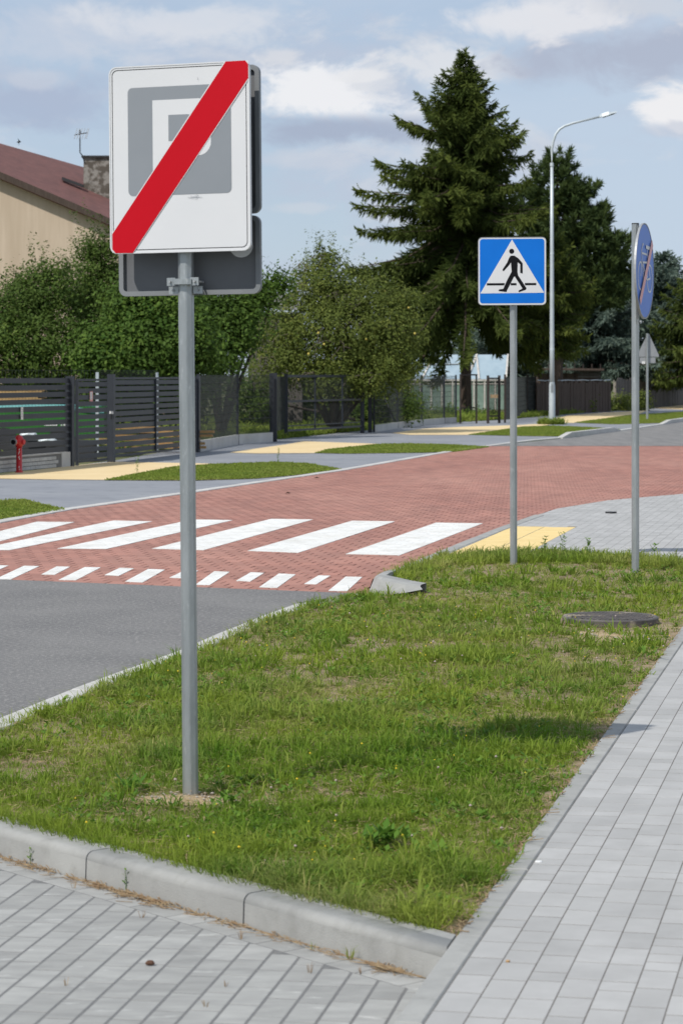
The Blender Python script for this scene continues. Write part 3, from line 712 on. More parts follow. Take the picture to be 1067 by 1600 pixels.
# straw-coloured thatch lying in the lawn
n = 22000; x = r.uniform(-2, 3.4, n * 3); y = 7.2 * (21.5 / 7.2) ** (r.random(n * 3)); ok = inside_np(x, y, lawn); x = x[ok][:n]; y = y[ok][:n]; n = len(x); a = r.random(n) * 6.28
dirs = np.stack([np.cos(a), np.sin(a), r.normal(0, .2, n)], 1); v, q = leaves(np.stack([x, y, .003 + .015 * r.random(n)], 1), dirs, np.stack([r.normal(0, .3, n), r.normal(0, .3, n), np.ones(n)], 1), .03 + .05 * r.random(n), .0035)
np_mesh('dry_thatch', v, q, None, M['straw'], None, kind='stuff')
# islands over the road
for i, q in enumerate(isl_w):
    A = area(q); A = min(A, 60); grass_patch('island_grass', q, int(A * 330) + 700, 8, .032, .0045, M['verge'], None, z=.0, seed=40 + i, spread=.08)
fringe_far = [P(300, 703), P(372, 694), P(440, 686), P(560, 673), P(640, 664), P(720, 660), P(830, 652), P(960, 641), P(1067, 633)]
grass_patch('fence_weeds', fringe_far + [(p[0] - .9, p[1] + .6) for p in fringe_far[::-1]], 4200, 9, .20, .010, M['verge'], lambda x, y: np.clip(vnoise(x, y, .7) * 1.6 - .3, 0, 1), z=0, seed=50, spread=.12)
yard = [(-9, 47), (-6.6, 46), (-3.6, 56), (-1.9, 64), (-.2, 70), (2, 78), (7, 100), (-4, 100), (-12, 60)]
grass_patch('yard_grass', yard, 9000, 9, .26, .012, M['verge'], None, z=0, seed=51, spread=.15)

# soil patches of pale sand in the lawn
for (bx, by, rx, ry), nm in zip(bare[:3], ('sand_patch',) * 3):
    pts = []
    for k in range(22):
        a = k / 22 * 6.283; f = .85 + .35 * random.random(); pts.append((bx + rx * f * math.cos(a), by + ry * f * math.sin(a), -.009))
    bm_ = MB(); bm_.add([(bx, by, .006)] + pts, [(0, 1 + k, 1 + (k + 1) % 22) for k in range(22)]); bm_.build(nm, M['sand'], kind='stuff')
# little stones
def pebbles(name, cx, cy, n, rx, ry, sz, z=0, m='pebble'):
    mb = MB()
    for _ in range(n):
        a = random.random() * 6.28; f = math.sqrt(random.random()); s = sz * random.uniform(.4, 1.2); x, y = cx + f * rx * math.cos(a), cy + f * ry * math.sin(a)
        vs = [(x + s * random.uniform(.7, 1.2) * dx, y + s * random.uniform(.7, 1.2) * dy, z + s * .6 * dz + s * .3) for dx, dy, dz in ((1, 0, 0), (0, 1, 0), (-1, 0, 0), (0, -1, 0), (0, 0, 1), (0, 0, -1))]
        mb.add(vs, [(0, 1, 4), (1, 2, 4), (2, 3, 4), (3, 0, 4), (1, 0, 5), (2, 1, 5), (3, 2, 5), (0, 3, 5)])
    mb.build(name, M[m], kind='stuff')
pebbles('pebbles', bare[0][0], bare[0][1], 60, .2, .13, .008)
pebbles('pebbles', bare[1][0], bare[1][1], 30, .12, .1, .006)
pebbles('pebbles', bare[2][0], bare[2][1], 60, .3, .3, .012)

# ------------------------------------------------------------------ debris on the paving
def straw_pile(cx, cy, z, n, rx, ry, ang=None):
    r = random; mb = MB()
    for _ in range(n):
        a = (ang if ang is not None else 0) + r.gauss(0, .6); L = r.uniform(.015, .07); t = r.gauss(0, .5); o = r.gauss(0, .5)
        dx, dy = (dk.x, dk.y); x = cx + dx * t * rx + nk.x * abs(o) * ry; y = cy + dy * t * rx + nk.y * abs(o) * ry
        aa = math.atan2(dk.y, dk.x) + a; h = r.uniform(.001, .012)
        mb.bar((x, y, z + h), (x + L * math.cos(aa), y + L * math.sin(aa), z + h + r.uniform(-.001, .006)), .0022, .0012)
    return mb
def kp(s, o=.16): q = Vector(C0) + nk * o + dk * s; return q.x, q.y
# clover heads, yellow flowers and broad weeds scattered in the lawn
def flowers(name, n, colr, rad, h, seed):
    r = np.random.default_rng(seed); mb = MB(); k = 0
    while k < n:
        x, y = r.uniform(-2, 3.3), r.uniform(7.3, 17)
        if not inside_np(np.array([x]), np.array([y]), lawn)[0] or vnoise([x], [y], .9)[0] < .35: continue
        z = h * r.uniform(.6, 1.3); s = rad * r.uniform(.7, 1.3); k += 1
        mb.add([(x + s, y, z), (x, y + s, z), (x - s, y, z), (x, y - s, z), (x, y, z + s), (x, y, z - s)], [(0, 1, 4), (1, 2, 4), (2, 3, 4), (3, 0, 4), (1, 0, 5), (2, 1, 5), (3, 2, 5), (0, 3, 5)])
    mb.build(name, colr, kind='stuff')
flowers('clover_heads', 45, mat('clover_pink', (.42, .34, .31), rough=.8), .006, .04, 90)
flowers('yellow_flowers', 90, mat('flower_yellow', (.70, .52, .03), rough=.7), .0045, .05, 91)
def rosette(px_, py_, sz, n, label, tone):
    X, Y = P(px_, py_); r = np.random.default_rng(int(px_)); a = r.random(n) * 6.28; Ls = sz * r.uniform(.35, .75, n)
    d = np.stack([np.cos(a), np.sin(a), r.uniform(.2, 1.2, n)], 1); c_ = unit(d) * (Ls * .55)[:, None] + np.stack([r.normal(0, sz * .35, n), r.normal(0, sz * .35, n), .01 + r.random(n) * sz * .4], 1)
    v, q = leaves(c_, d, np.stack([-np.cos(a) * .6, -np.sin(a) * .6, np.ones(n)], 1), Ls, Ls * .42)
    o = np_mesh('weed_rosette', v, q, None, M['weed'], np.repeat(r.random(n) * .4 + tone, 4)); o.location = (X, Y, 0); tag(o, label, 'weed')
rosette(600, 1325, .11, 70, 'biggest leafy weed clump in the lower right part of the near lawn', .0)
rosette(672, 1348, .08, 44, 'bright yellow-green weed just right of the biggest weed clump in the lawn', .6)
rosette(205, 1238, .09, 26, 'dark leafy weed in the lawn just left of the big sign post foot', .0)
rosette(355, 1262, .08, 24, 'leafy weed in the lawn just right of the big sign post foot', .1)
rosette(548, 1120, .06, 18, 'small leafy weed in the middle of the near lawn', .2)
rosette(1010, 1030, .10, 20, 'grassy weed at the lawn edge below the manhole cover', .3)
deb = MB()
for s, n, rx in ((.10, 110, .09), (.33, 26, .16), (.62, 26, .15), (.85, 30, .1), (1.05, 26, .1), (1.28, 90, .11), (1.45, 70, .11), (1.63, 60, .1), (1.8, 26, .12), (2.05, 60, .16), (2.35, 60, .2), (2.6, 40, .2)):
    q = straw_pile(*kp(s, .158), PK, n, rx, .045); b = len(deb.v); deb.v += q.v; deb.f += [tuple(b + i for i in f) for f in q.f]; deb.m += q.m
s_ = 0
for k in range(230):                                          # thin line of litter in the angle of kerb and paving
    s_ = random.uniform(0, 2.9); x, y = kp(s_, .155 + random.random() * .006); L = random.uniform(.01, .04)
    deb.bar((x, y, PK + .001), (x - dk.x * L, y - dk.y * L, PK + random.uniform(.001, .004)), .003, .0015)
for k in range(320):
    t = random.random() ** 1.5; y = 7.25 + 9 * t; x = edge_pt(y)[0] - abs(random.gauss(0, .03)) + .012; a = random.random() * 6.28; L = random.uniform(.006, .03)
    deb.bar((x, y, .002), (x + L * math.cos(a), y + L * math.sin(a), random.uniform(.003, .012)), .004, .002)
deb.build('dry_litter', M['straw'], kind='stuff')
def px_park(x, y): return P(x, y, PK)
def tuft(loc, n, h, name='grass_tuft', label=None, mt='weed', wd=.0012, lean=.9):
    r = np.random.default_rng(int(abs(loc[0] * 1000)) + n); a = r.random(n) * 6.28
    v, q, t, ti = blades(np.cos(a) * .005, np.sin(a) * .005, np.zeros(n), h * (.5 + .6 * r.random(n)), np.full(n, wd), lean * (.2 + .9 * r.random(n)), a, r.random(n))
    o = np_mesh(name, v, q, t, M[mt], ti); o.location = loc; tag(o, label, 'grass tuft'); return o
for (x, y, n, h, lb) in ((547, 1500, 26, .055, 'thickest grass tuft sprouting at the foot of the parking kerb, near its right end'),
                         (684, 1530, 7, .11, 'tall thin grass stalks at the kerb foot beside the heap of dry leaves'),
                         (488, 1484, 9, .03, 'small grass sprig at the kerb foot left of the thick tuft'),
                         (377, 1468, 8, .035, 'little upright grass sprig in the paving right below the second kerb joint'),
                         (122, 1370, 12, .04, 'low grass tuft at the kerb foot left of the first kerb joint'),
                         (116, 1388, 7, .035, 'dry thin sprig in the paving just below the tuft by the first kerb joint'),
                         (222, 1434, 8, .035, 'forked brown sprig in the paving by the heaped straw'),
                         (105, 1540, 8, .03, 'dark little sprig in a paving joint at lower left'),
                         (322, 1573, 8, .03, 'dark little sprig in a paving joint near the bottom edge'),
                         (352, 1542, 7, .028, 'faint dry sprig in a paving joint above the bottom sprig'),
                         (484, 1520, 8, .04, 'dry sprig in the paving in front of the thick tuft'),
                         (565, 1522, 8, .028, 'low sprig between the thick tuft and the leaf heap')):
    X, Y = px_park(x, y); tuft((X, Y, PK), n, h, label=lb, mt='straw' if any(q in lb for q in ('dry', 'dark', 'brown', 'stalk', 'low')) else 'grass', wd=.0009)
def seedling(x, y, h, label):
    X, Y = px_park(x, y); Y -= .004; e = thing('seedling', label, 'plant', (X, Y, PK))
    MB().tube([(0, 0, 0), (.002, 0, h * .5), (-.002, 0, h)], [.0015, .0012, .0008], 5).build('stem', M['weed'], e)
    for i in range(7):
        z = h * (.3 + .7 * i / 6); a = i * 2.4; L = .022 - .001 * i
        d = np.array([[math.cos(a), math.sin(a), .5]]); c_ = np.array([[0, 0, z]]) + unit(d) * L * .55
        v, q = leaves(c_, d, np.array([[-math.cos(a) * .5, -math.sin(a) * .5, 1.]]), L, L * .5); np_mesh('leaf', v, q, None, M['weed'], np.full(4, random.random()), e)
seedling(48, 1352, .058, 'small green seedling at the kerb foot nearest the left edge')
seedling(197, 1394, .075, 'taller green seedling growing against the kerb between its two open joints')
X, Y = px_park(235, 1509)
MB().tube([(X - .014, Y, PK + .006), (X - .006, Y, PK + .009), (X + .006, Y, PK + .009), (X + .013, Y, PK + .006)], [.003, .008, .008, .003], 8).build('snail_shell', M['brown'], label='small brown snail shell lying on the grey parking pavers', cat='shell')
X, Y = P(841, 1347)
bm_ = MB(); bm_.prism([(X + .013 * math.cos(k * .7), Y + .010 * math.sin(k * .7)) for k in range(9)], 0, .004, .001); bm_.build('paint_blob', M['paper'], label='small white spot lying on the light grey footway pavers', cat='litter')
X, Y = P(793, 1503)
MB().prism([(X + .006 * math.cos(k), Y + .006 * math.sin(k)) for k in range(6)], 0, .005, .001).build('pebble', M['wood'], label='tiny sand-coloured pebble on the footway near its parking end', cat='pebble')
tw = MB()
for px_, py_ in ((940, 1155), (945, 1152), (845, 1268), (850, 1272), (812, 1318), (818, 1316), (965, 1115), (975, 1077), (980, 1074), (1040, 1010)):
    X, Y = P(px_, py_); a = random.uniform(-.4, .6); L = random.uniform(.04, .08)
    tw.bar((X, Y, .004), (X + L * math.cos(a), Y + L * math.sin(a), .012), .004, .002)
tw.build('grass_clippings', M['straw'], kind='stuff')
# a leaf and a drain spot on the far paving
X, Y = P(954, 802); MB().prism([(X - .07, Y), (X, Y - .08), (X + .07, Y), (X, Y + .08)], 0, .02).build('drain_cap', M['darkmetal'], label='small dark cap set in the light paving beyond the lawn', cat='cap')
for (px_, py_, lb) in ((495, 747, 'dry brown leaf on the red paving below the grass island'), (450, 771, 'dry twig lying on the red paving')):
    X, Y = P(px_, py_); mb = MB(); mb.add([(X - .05, Y, .004), (X, Y - .06, .02), (X + .05, Y, .006), (X, Y + .06, .02)], [(0, 1, 2, 3)]); mb.build('dry_leaf', M['brown'], label=lb, cat='leaf')

# ------------------------------------------------------------------ manhole cover in the lawn
e = thing('manhole_cover', 'round ribbed dark manhole cover lying in the lawn near the footway', 'manhole cover', (mh[0], mh[1], .008), .2)
R_ = .325
mb = MB(); n = 48
rings = [(R_, -.05), (R_, .022), (R_ - .008, .03), (R_ - .03, .03), (R_ - .034, .024), (0, .026)]
for rr, z in rings: mb.v += [(rr * math.cos(2 * math.pi * k / n), rr * math.sin(2 * math.pi * k / n), z) for k in range(n)]
for i in range(len(rings) - 1):
    for k in range(n): mb.f.append((i * n + k, i * n + (k + 1) % n, (i + 1) * n + (k + 1) % n, (i + 1) * n + k)); mb.m.append(0)
mb.build('lid', M['iron'], e)
tr = MB()
for i in range(-9, 10):
    for j in range(-9, 10):
        x, y = i * .031, j * .031
        if x * x + y * y < (R_ - .045) ** 2: tr.box((x, y, .0275), (.020, .020, .007), .785)
tr.build('tread_studs', M['iron'], e, kind='stuff')

# ------------------------------------------------------------------ signs
def octpole(parent, h, rad=.0305, z0=-.4, name='pole', mt='galv'):
    m = MB(); pts = []; n = 24
    for k in range(8):                                         # an eight-sided post with softened corners
        for da in (-.09, .09): a = math.pi / 4 * (k + .5) + da; pts.append((rad * 1.03 * math.cos(a), rad * 1.03 * math.sin(a)))
    m.prism(pts, z0, h, bottom=True); o = m.build(name, M[mt], parent)
    MB().tube([(0, 0, h - .004), (0, 0, h + .006)], [rad + .002, rad], 12).build('pole_cap', M['darkmetal'], o)
    return o
def clamp(parent, z, yb, wd=.11):
    m = MB(); m.box((-wd * .4, -.034, z), (wd * .28, .006, .032)); m.box((wd * .4, -.034, z), (wd * .28, .006, .032))
    m.tube([(-.034, -.034, z), (-.024, -.040, z), (0, -.043, z), (.024, -.040, z), (.034, -.034, z)], .016, 4, ph=.5)
    o = m.build('clamp', M['galv'], parent)
    for s in (-1, 1): MB().tube([(s * wd * .42, -.048, z), (s * wd * .42, yb, z)], .005, 6).build('bolt', M['lip'], o)
    return o

# 1 the large end-of-parking-zone sign in front
e = thing('end_of_parking_sign', 'large white end of parking zone sign with red bar, in the near lawn', 'road sign', (-.602, 9.66, 0), math.radians(-18), ry=-.0095)
octpole(e, 2.90)
zc, wd, ht = 2.535, .595, .745
pn = extrude_plate('sign_panel', rrect(0, zc, wd, ht, .03), .014, M['alu'], e, -.062)
fy = -.0625
extrude_plate('white_face', rrect(0, zc, wd - .002, ht - .002, .029), 0, M['white'], pn, fy)
fo, fi = rrect(0, zc, wd - .022, ht - .022, .022), rrect(0, zc, wd - .027, ht - .027, .0205)
ring_frame('black_border', fo, fi, fy - .0008, fy - .0003, M['sblack'], pn)
ring_frame('edge_bead', rrect(0, zc, wd + .004, ht + .004, .031), rrect(0, zc, wd - .006, ht - .006, .027), fy - .002, fy + .016, M['white'], pn)
def fx(px): return (px - 283) / 218 * wd
def fz(py): return zc + (246 - py) / 293 * ht
gx0, gx1, gz0, gz1 = fx(203), fx(364), fz(303), fz(133)
extrude_plate('grey_square', rrect((gx0 + gx1) / 2, (gz0 + gz1) / 2, gx1 - gx0, gz1 - gz0, .02), 0, M['sgrey'], pn, fy - .0010)
# letter P
bx, tx = fx(242), fx(267); top, bot = fz(154), fz(279)
outer = [(bx, bot), (bx, top)]
xr, rc_ = fx(333), .052
for cx2, cz2, a0 in ((xr - rc_, top - rc_, 90), (xr - rc_, fz(243) + rc_, 0)):
    for k in range(7): a = math.radians(a0 - 15 * k); outer.append((cx2 + rc_ * math.cos(a), cz2 + rc_ * math.sin(a)))
outer += [(tx, fz(243)), (tx, bot)]
extrude_plate('letter_p', outer, 0, M['white'], pn, fy - .0016)
hole = [(tx, fz(178)), (fx(296), fz(178))]; rh = (fz(178) - fz(219)) / 2; ch = (fz(178) + fz(219)) / 2
for k in range(1, 12): a = math.pi / 2 - math.pi * k / 12; hole.append((fx(296) + rh * .8 * math.cos(a), ch + rh * math.sin(a)))
hole += [(fx(296), fz(219)), (tx, fz(219))]
extrude_plate('letter_counter', hole, 0, M['sgrey'], pn, fy - .0022)
halo = [(fx(177.2), fz(359.5)), (fx(177.2), fz(391)), (fx(211.3), fz(391)), (fx(391.3), fz(129.5)), (fx(391.3), fz(99.3)), (fx(354.8), fz(99.3))]
extrude_plate('bar_halo', halo, 0, M['white'], pn, fy - .0028)
x0, x1 = fx(177), fx(391.5)
bar = [(x0, fz(362)), (x0, fz(386)), (fx(182), fz(392)), (fx(209.5), fz(392.5)), (x1, fz(126.5)), (x1, fz(105)), (fx(387), fz(99)), (fx(357), fz(99))]
extrude_plate('red_bar', bar, 0, M['sred'], pn, fy - .0034)
sc_ = MB()                                                     # scratches below the grey square
for a, b, c2, d in ((300, 306, 318, 308), (304, 309, 312, 303), (313, 97 + 24, 314, 126), (296, 307, 304, 309), (308, 311, 313, 306)):
    sc_.bar((fx(a), fy - .0036, fz(b)), (fx(c2), fy - .0036, fz(d)), .0012, .0006)
sc_.build('scratches', M['sgrey'], pn, kind='stuff')
# backs of two more signs on the same post, facing the other way
def back_panel(cx_, z0, z1, wd, yb):
    p = extrude_plate('back_sign_panel', rrect(cx_, (z0 + z1) / 2, wd, z1 - z0, .03), .003, M['alu'], e, yb)
    ring_frame('folded_lip', rrect(cx_, (z0 + z1) / 2, wd + .002, z1 - z0 + .002, .031), rrect(cx_, (z0 + z1) / 2, wd - .036, z1 - z0 - .036, .014), yb - .018, yb + .0035, M['backlip'], p)
    return p
back_panel(.006, 2.315, 2.905, .590, .060)
lower = back_panel(-.004, 1.995, 2.305, .606, .060)
c1_ = clamp(e, 2.045, .055, .125)
for s in (-1, 1):
    c2_ = MB().box((s * .052, -.002, 2.012), (.04, .006, .030)).build('rear_bracket', M['galv'], e)
    MB().tube([(s * .052, -.012, 2.012), (s * .052, .05, 2.012)], .005, 6).build('bolt', M['lip'], c2_)
clamp(e, 2.40, .055, .12); clamp(e, 2.80, .055, .12)
extrude_plate('round_sticker', circle(.215, 2.185, .045, 24, 1.1), 0, M['white'], lower, .0575)

# 2 pedestrian crossing sign
X, Y = P(802, 880)
e = thing('pedestrian_crossing_sign', 'blue square pedestrian crossing sign with a walking figure in a white triangle', 'road sign', (X, Y, 0), math.radians(-7), ry=-.001)
octpole(e, 2.86, .0315)
zc = 1.67 + (587 - 424) / 175.5; hw = .296
pn = extrude_plate('sign_panel', rrect(-.008, zc, .6, .6, .035), .012, M['alu'], e, -.060)
ring_frame('edge_bead', rrect(-.008, zc, .604, .604, .037), rrect(-.008, zc, .597, .597, .033), -.063, -.046, M['lip'], pn)
fy = -.0605
extrude_plate('white_face', rrect(-.008, zc, .596, .596, .033), 0, M['white'], pn, fy)
extrude_plate('blue_field', rrect(-.008, zc, .572, .572, .026), 0, M['sblue'], pn, fy - .001)
def gx(px): return -.008 + (px - 290) / 300 * .6
def gz(py): return zc + (302 - py) / 310 * .6
extrude_plate('white_triangle', [(gx(149), gz(404)), (gx(432), gz(402)), (gx(290), gz(157))], 0, M['white'], pn, fy - .002)
body = [(284, 231), (300, 231), (318, 243), (337, 266), (337, 314), (326, 310), (326, 271), (315, 262), (314, 306), (317, 322), (354, 381), (351, 388), (320, 399), (318, 392), (336, 382), (302, 327),
        (299, 327), (268, 389), (265, 398), (230, 393), (232, 386), (251, 383), (270, 339), (288, 305), (285, 262), (277, 275), (252, 303), (247, 296), (268, 263), (277, 241)]
extrude_plate('walking_figure', [(gx(a), gz(b)) for a, b in body], 0, M['sblack'], pn, fy - .003)
extrude_plate('figure_head', circle(gx(288.5), gz(211), .0225, 20), 0, M['sblack'], pn, fy - .003)
for a, b, c2, d in ((178, 258, 171, 262), (284, 309, 280, 314), (347, 397, 341, 401)):
    extrude_plate('road_line', [(gx(a), gz(357)), (gx(b), gz(357)), (gx(d - 4 if b != 258 else 255), gz(367)), (gx(a), gz(367))], 0, M['sblack'], pn, fy - .0035)
clamp(e, zc + .2, -.05); clamp(e, zc - .2, -.05)

# 3 end of cycle path sign, seen almost edge-on
X, Y = P(992, 893)
e = thing('end_of_cycle_path_sign', 'round blue end of cycle path sign with bicycle and red bar, seen nearly edge-on', 'road sign', (X, Y, 0), math.radians(72.0), ry=0)
octpole(e, 2.965, .0315)
zc = 2.562; R0 = .405
pn = extrude_plate('sign_disc', circle(0, zc, R0, 64), .008, M['alu'], e, -.082)
ring_frame('disc_rim', circle(0, zc, R0 + .003, 64), circle(0, zc, R0 - .007, 64), -.0845, -.066, M['lip'], pn)
fy = -.0825
extrude_plate('blue_face', circle(0, zc, R0 - .010, 64), 0, M['fblue'], pn, fy)
def B(px, py): return ((px - 540) / 97 * .4, zc + (746 - py) / 566 * .4)
def ringpoly(cx_, cz2, r0, r1, y, nm):
    ring_frame(nm, circle(cx_, cz2, r1, 36), circle(cx_, cz2, r0, 36), y - .0004, y, M['white'], pn)
wl = B(492, 815); wr = B(590, 828); ringpoly(wl[0], wl[1], .108, .124, fy - .001, 'wheel_ring'); ringpoly(wr[0], wr[1], .108, .124, fy - .001, 'wheel_ring')
fl = MB()
def ln(a, b, k=0, wd=.016): fl.bar((a[0], fy - .002 - k * .0006, a[1]), (b[0], fy - .002 - k * .0006, b[1]), wd, .0004) if False else fl.add(
    *(lambda d, s: ([(a[0] - s[0], fy - .0016 - k * .0005, a[1] - s[1]), (b[0] - s[0], fy - .0016 - k * .0005, b[1] - s[1]), (b[0] + s[0], fy - .0016 - k * .0005, b[1] + s[1]), (a[0] + s[0], fy - .0016 - k * .0005, a[1] + s[1])], [(0, 1, 2, 3)]))(
        (b[0] - a[0], b[1] - a[1]), (lambda q: (-(b[1] - a[1]) / q * wd / 2, (b[0] - a[0]) / q * wd / 2))(math.hypot(b[0] - a[0], b[1] - a[1]))))
head = B(506, 600); bb = B(552, 850); seatp = B(566, 640)
ln(wl, head, 0); ln(head, B(500, 520), 1); ln(B(500, 520), B(514, 425), 2); ln(B(514, 425), B(520, 440), 3, .02)
ln(B(503, 540), B(556, 545), 4); ln(B(508, 640), bb, 5); ln(bb, seatp, 6); ln(seatp, B(560, 475), 7); ln(B(544, 455), B(585, 462), 8, .03); ln(seatp, wr, 9); ln(bb, wr, 10); ln(B(508, 650), seatp, 11)
fl.build('bicycle_symbol', M['white'], pn)
a, b = B(478, 1130), B(612, 385); d = Vector((b[0] - a[0], b[1] - a[1])).normalized(); s = Vector((-d.y, d.x)) * .036
extrude_plate('red_bar', [(a[0] - s.x, a[1] - s.y), (a[0] + s.x, a[1] + s.y), (b[0] + s.x, b[1] + s.y), (b[0] - s.x, b[1] - s.y)], 0, M['fred'], pn, fy - .010)
clamp(e, 2.93, -.06, .12); clamp(e, 2.13, -.06, .12)

# 4 far triangular sign seen from behind
X, Y = P(1010.5, 655.4)
e = thing('warning_sign_back', 'grey back of a triangular sign with a small plate under it, on the far island', 'road sign', (X, Y, 0), math.radians(8))
MB().tube([(0, 0, -.2), (0, 0, 3.28)], .045, 10).build('pole', M['galv'], e)
tri = [(-.40, 2.38), (.42, 2.38), (.07, 3.24)]
extrude_plate('triangle_panel', [(-.36, 2.39), (.46, 2.39), (.48, 2.44), (.09, 3.25), (.02, 3.25), (-.38, 2.44)], .01, M['lip'], e, .06)
extrude_plate('small_plate', rrect(.03, 2.26, .62, .22, .02), .01, M['lip'], e, .06)
extrude_plate('label_sticker', rrect(-.13, 2.17, .13, .10, .01), 0, M['paper'], e, .058)

# ------------------------------------------------------------------ street lamp
X, Y = P(862, 663)
e = thing('street_lamp', 'tall slim grey street lamp with curved arm behind the crossing sign', 'street lamp', (X, Y, 0), 0, ry=-.001)
def lz(py): return 1.67 + (587 - py) * Y / FPX
def lx(px): return (px - 862) * Y / FPX
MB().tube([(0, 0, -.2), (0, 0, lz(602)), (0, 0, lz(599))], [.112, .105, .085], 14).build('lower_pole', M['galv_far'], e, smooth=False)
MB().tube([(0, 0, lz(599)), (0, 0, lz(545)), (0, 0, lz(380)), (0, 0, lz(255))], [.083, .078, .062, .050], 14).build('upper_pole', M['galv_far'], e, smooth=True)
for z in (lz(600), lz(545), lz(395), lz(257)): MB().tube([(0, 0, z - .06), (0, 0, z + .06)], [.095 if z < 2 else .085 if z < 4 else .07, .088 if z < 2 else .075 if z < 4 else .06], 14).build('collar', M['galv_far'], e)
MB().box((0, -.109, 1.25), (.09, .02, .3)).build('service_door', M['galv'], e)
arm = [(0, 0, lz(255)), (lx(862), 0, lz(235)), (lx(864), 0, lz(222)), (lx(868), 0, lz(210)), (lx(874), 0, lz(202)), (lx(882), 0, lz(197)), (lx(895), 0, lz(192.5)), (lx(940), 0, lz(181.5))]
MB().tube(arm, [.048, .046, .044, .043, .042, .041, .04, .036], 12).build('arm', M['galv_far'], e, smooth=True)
hd = MB()
secs = [(lx(936), lz(182.5), .05, .045), (lx(940), lz(181.2), .12, .075), (lx(950), lz(178.5), .16, .08), (lx(954), lz(177.6), .15, .045), (lx(963), lz(175.6), .12, .03)]
for x, z, hw_, hh in secs: hd.v += [(x, -hw_, z - hh * .6), (x, hw_, z - hh * .6), (x, hw_ * .7, z + hh), (x, -hw_ * .7, z + hh)]
for i in range(len(secs) - 1):
    for k in range(4): hd.f.append((i * 4 + k, i * 4 + (k + 1) % 4, i * 4 + 4 + (k + 1) % 4, i * 4 + 4 + k)); hd.m.append(0)
hd.f += [(3, 2, 1, 0), (16, 17, 18, 19)]; hd.m += [0, 0]
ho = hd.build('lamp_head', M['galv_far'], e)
MB().bar((lx(942), 0, lz(181.2) - .055), (lx(960), 0, lz(176.6) - .03), .2, .012).build('lamp_lens', M['lens'], ho)
grass_patch('lamp_foot_grass', [(X + .5 * math.cos(k), Y + .5 * math.sin(k)) for k in range(6)], 160, 9, .24, .008, M['verge'], None, z=0, seed=71, spread=.1)

# ------------------------------------------------------------------ hydrant
X, Y = P(30.5, 738.5)
e = thing('fire_hydrant', 'red standpipe fire hydrant in front of the left slat fence', 'hydrant', (X, Y, 0), math.radians(-8))
MB().tube([(0, 0, -.1), (0, 0, .02), (0, 0, .03), (0, 0, .47)], [.07, .07, .053, .050], 14).build('column', M['hyd'], e, smooth=True)
MB().tube([(0, 0, .44), (0, 0, .47), (.002, 0, .53), (.0, 0, .58), (-.004, 0, .62), (-.004, 0, .65)], [.052, .068, .078, .076, .06, .03], 14).build('head', M['hyd'], e, smooth=True)
o = MB().tube([(-.02, -.02, .53), (-.055, -.13, .53)], [.055, .058], 14).build('outlet', M['hyd'], e)
MB().tube([(-.055, -.13, .53), (-.06, -.155, .53)], [.062, .062], 16).build('outlet_ring', M['capgrey'], o)
MB().tube([(-.0605, -.157, .53), (-.0612, -.16, .53)], [.042, .042], 16).build('outlet_opening', M['sblack'], o)
MB().tube([(.05, -.01, .53), (.10, -.02, .53)], [.05, .045], 12).build('side_cap', M['hyd'], e)
mk = MB()
for z, dx in ((.40, .018), (.36, .02), (.33, .008), (.27, .012), (.24, .022), (.10, .015), (.06, .022)): mk.box((dx, -.0525, z), (.012, .004, .03), .0, ry=.5)
mk.build('white_markings', M['paper'], e, kind='stuff')

# ------------------------------------------------------------------ fences
def fence_dir(a, b): d = Vector((b[0] - a[0], b[1] - a[1])); return d.length, math.atan2(d.y, d.x)
def slat_panel(name, label, A, Bp, z0, z1, n, sw, th=.02, posts=(), frame=True, notice=None, vbars=()):
    L, rz = fence_dir(A, Bp); e = thing(name, label, 'gate' if 'gate' in name else 'fence', (*A, 0), rz)
    pitch = (z1 - z0) / n
    sm = MB().box((0, 0, 0), (L, th, sw)).mesh('slat', M['anthracite'])
    for k in range(n):
        o = bpy.data.objects.new('slat', sm); o.location = (L / 2, 0, z0 + pitch * (k + .5)); col.objects.link(o); o.parent = e
    for px_, wd_, zt in posts: MB().box((px_, 0, zt / 2), (wd_, wd_, zt)).build('post', M['anthracite'], e)
    for px_ in vbars: MB().box((px_, -.025, (z0 + z1) / 2), (.045, .03, z1 - z0 + .02)).build('vertical_bar', M['anthracite'], e)
    if frame:
        for z in (z0 - .03, z1 + .02): MB().box((L / 2, 0, z), (L, .04, .04)).build('rail', M['anthracite'], e)
    return e, L
A0, A1 = P(-60, 745), P(110, 728.5); A2 = P(172, 722.5); A3 = P(306, 706.5)
e, L = slat_panel('slat_fence', 'dark horizontal slat fence on a low block wall at far left behind the hydrant', A0, A1,   .26, 1.645, 11, .089, posts=((.0, .1, 1.64), (4.06 if False else 0.0 + fence_dir(A0, A1)[0], .13, 1.66)), frame=False)
for k in range(2): pass
cp = MB().box((L * .5 - .2, 0, .125), (L - .6, .06, .25)).build('base_panel', M['corr'], e)
brk = MB().box((0, 0, 0), (.19, .02, .058)).mesh('block_relief', M['concrete_far'])
for r_ in range(3):
    for k in range(int((L - .8) / .2)):
        o = bpy.data.objects.new('relief_block', brk); o.location = (.15 + k * .2 + (r_ % 2) * .1, -.036, .04 + r_ * .07); col.objects.link(o); o.parent = cp
MB().box((L * .5 - .2, 0, .262), (L - .6, .08, .022)).build('coping', M['concrete_far'], e)
MB().box((L - .30, 0, .135), (.42, .09, .27)).build('end_block', M['concrete_far'], e)
nt_ = MB().box((L - 2.0 + .75, -.03, .98), (.1, .004, .22)).build('notice', M['paper'], e)
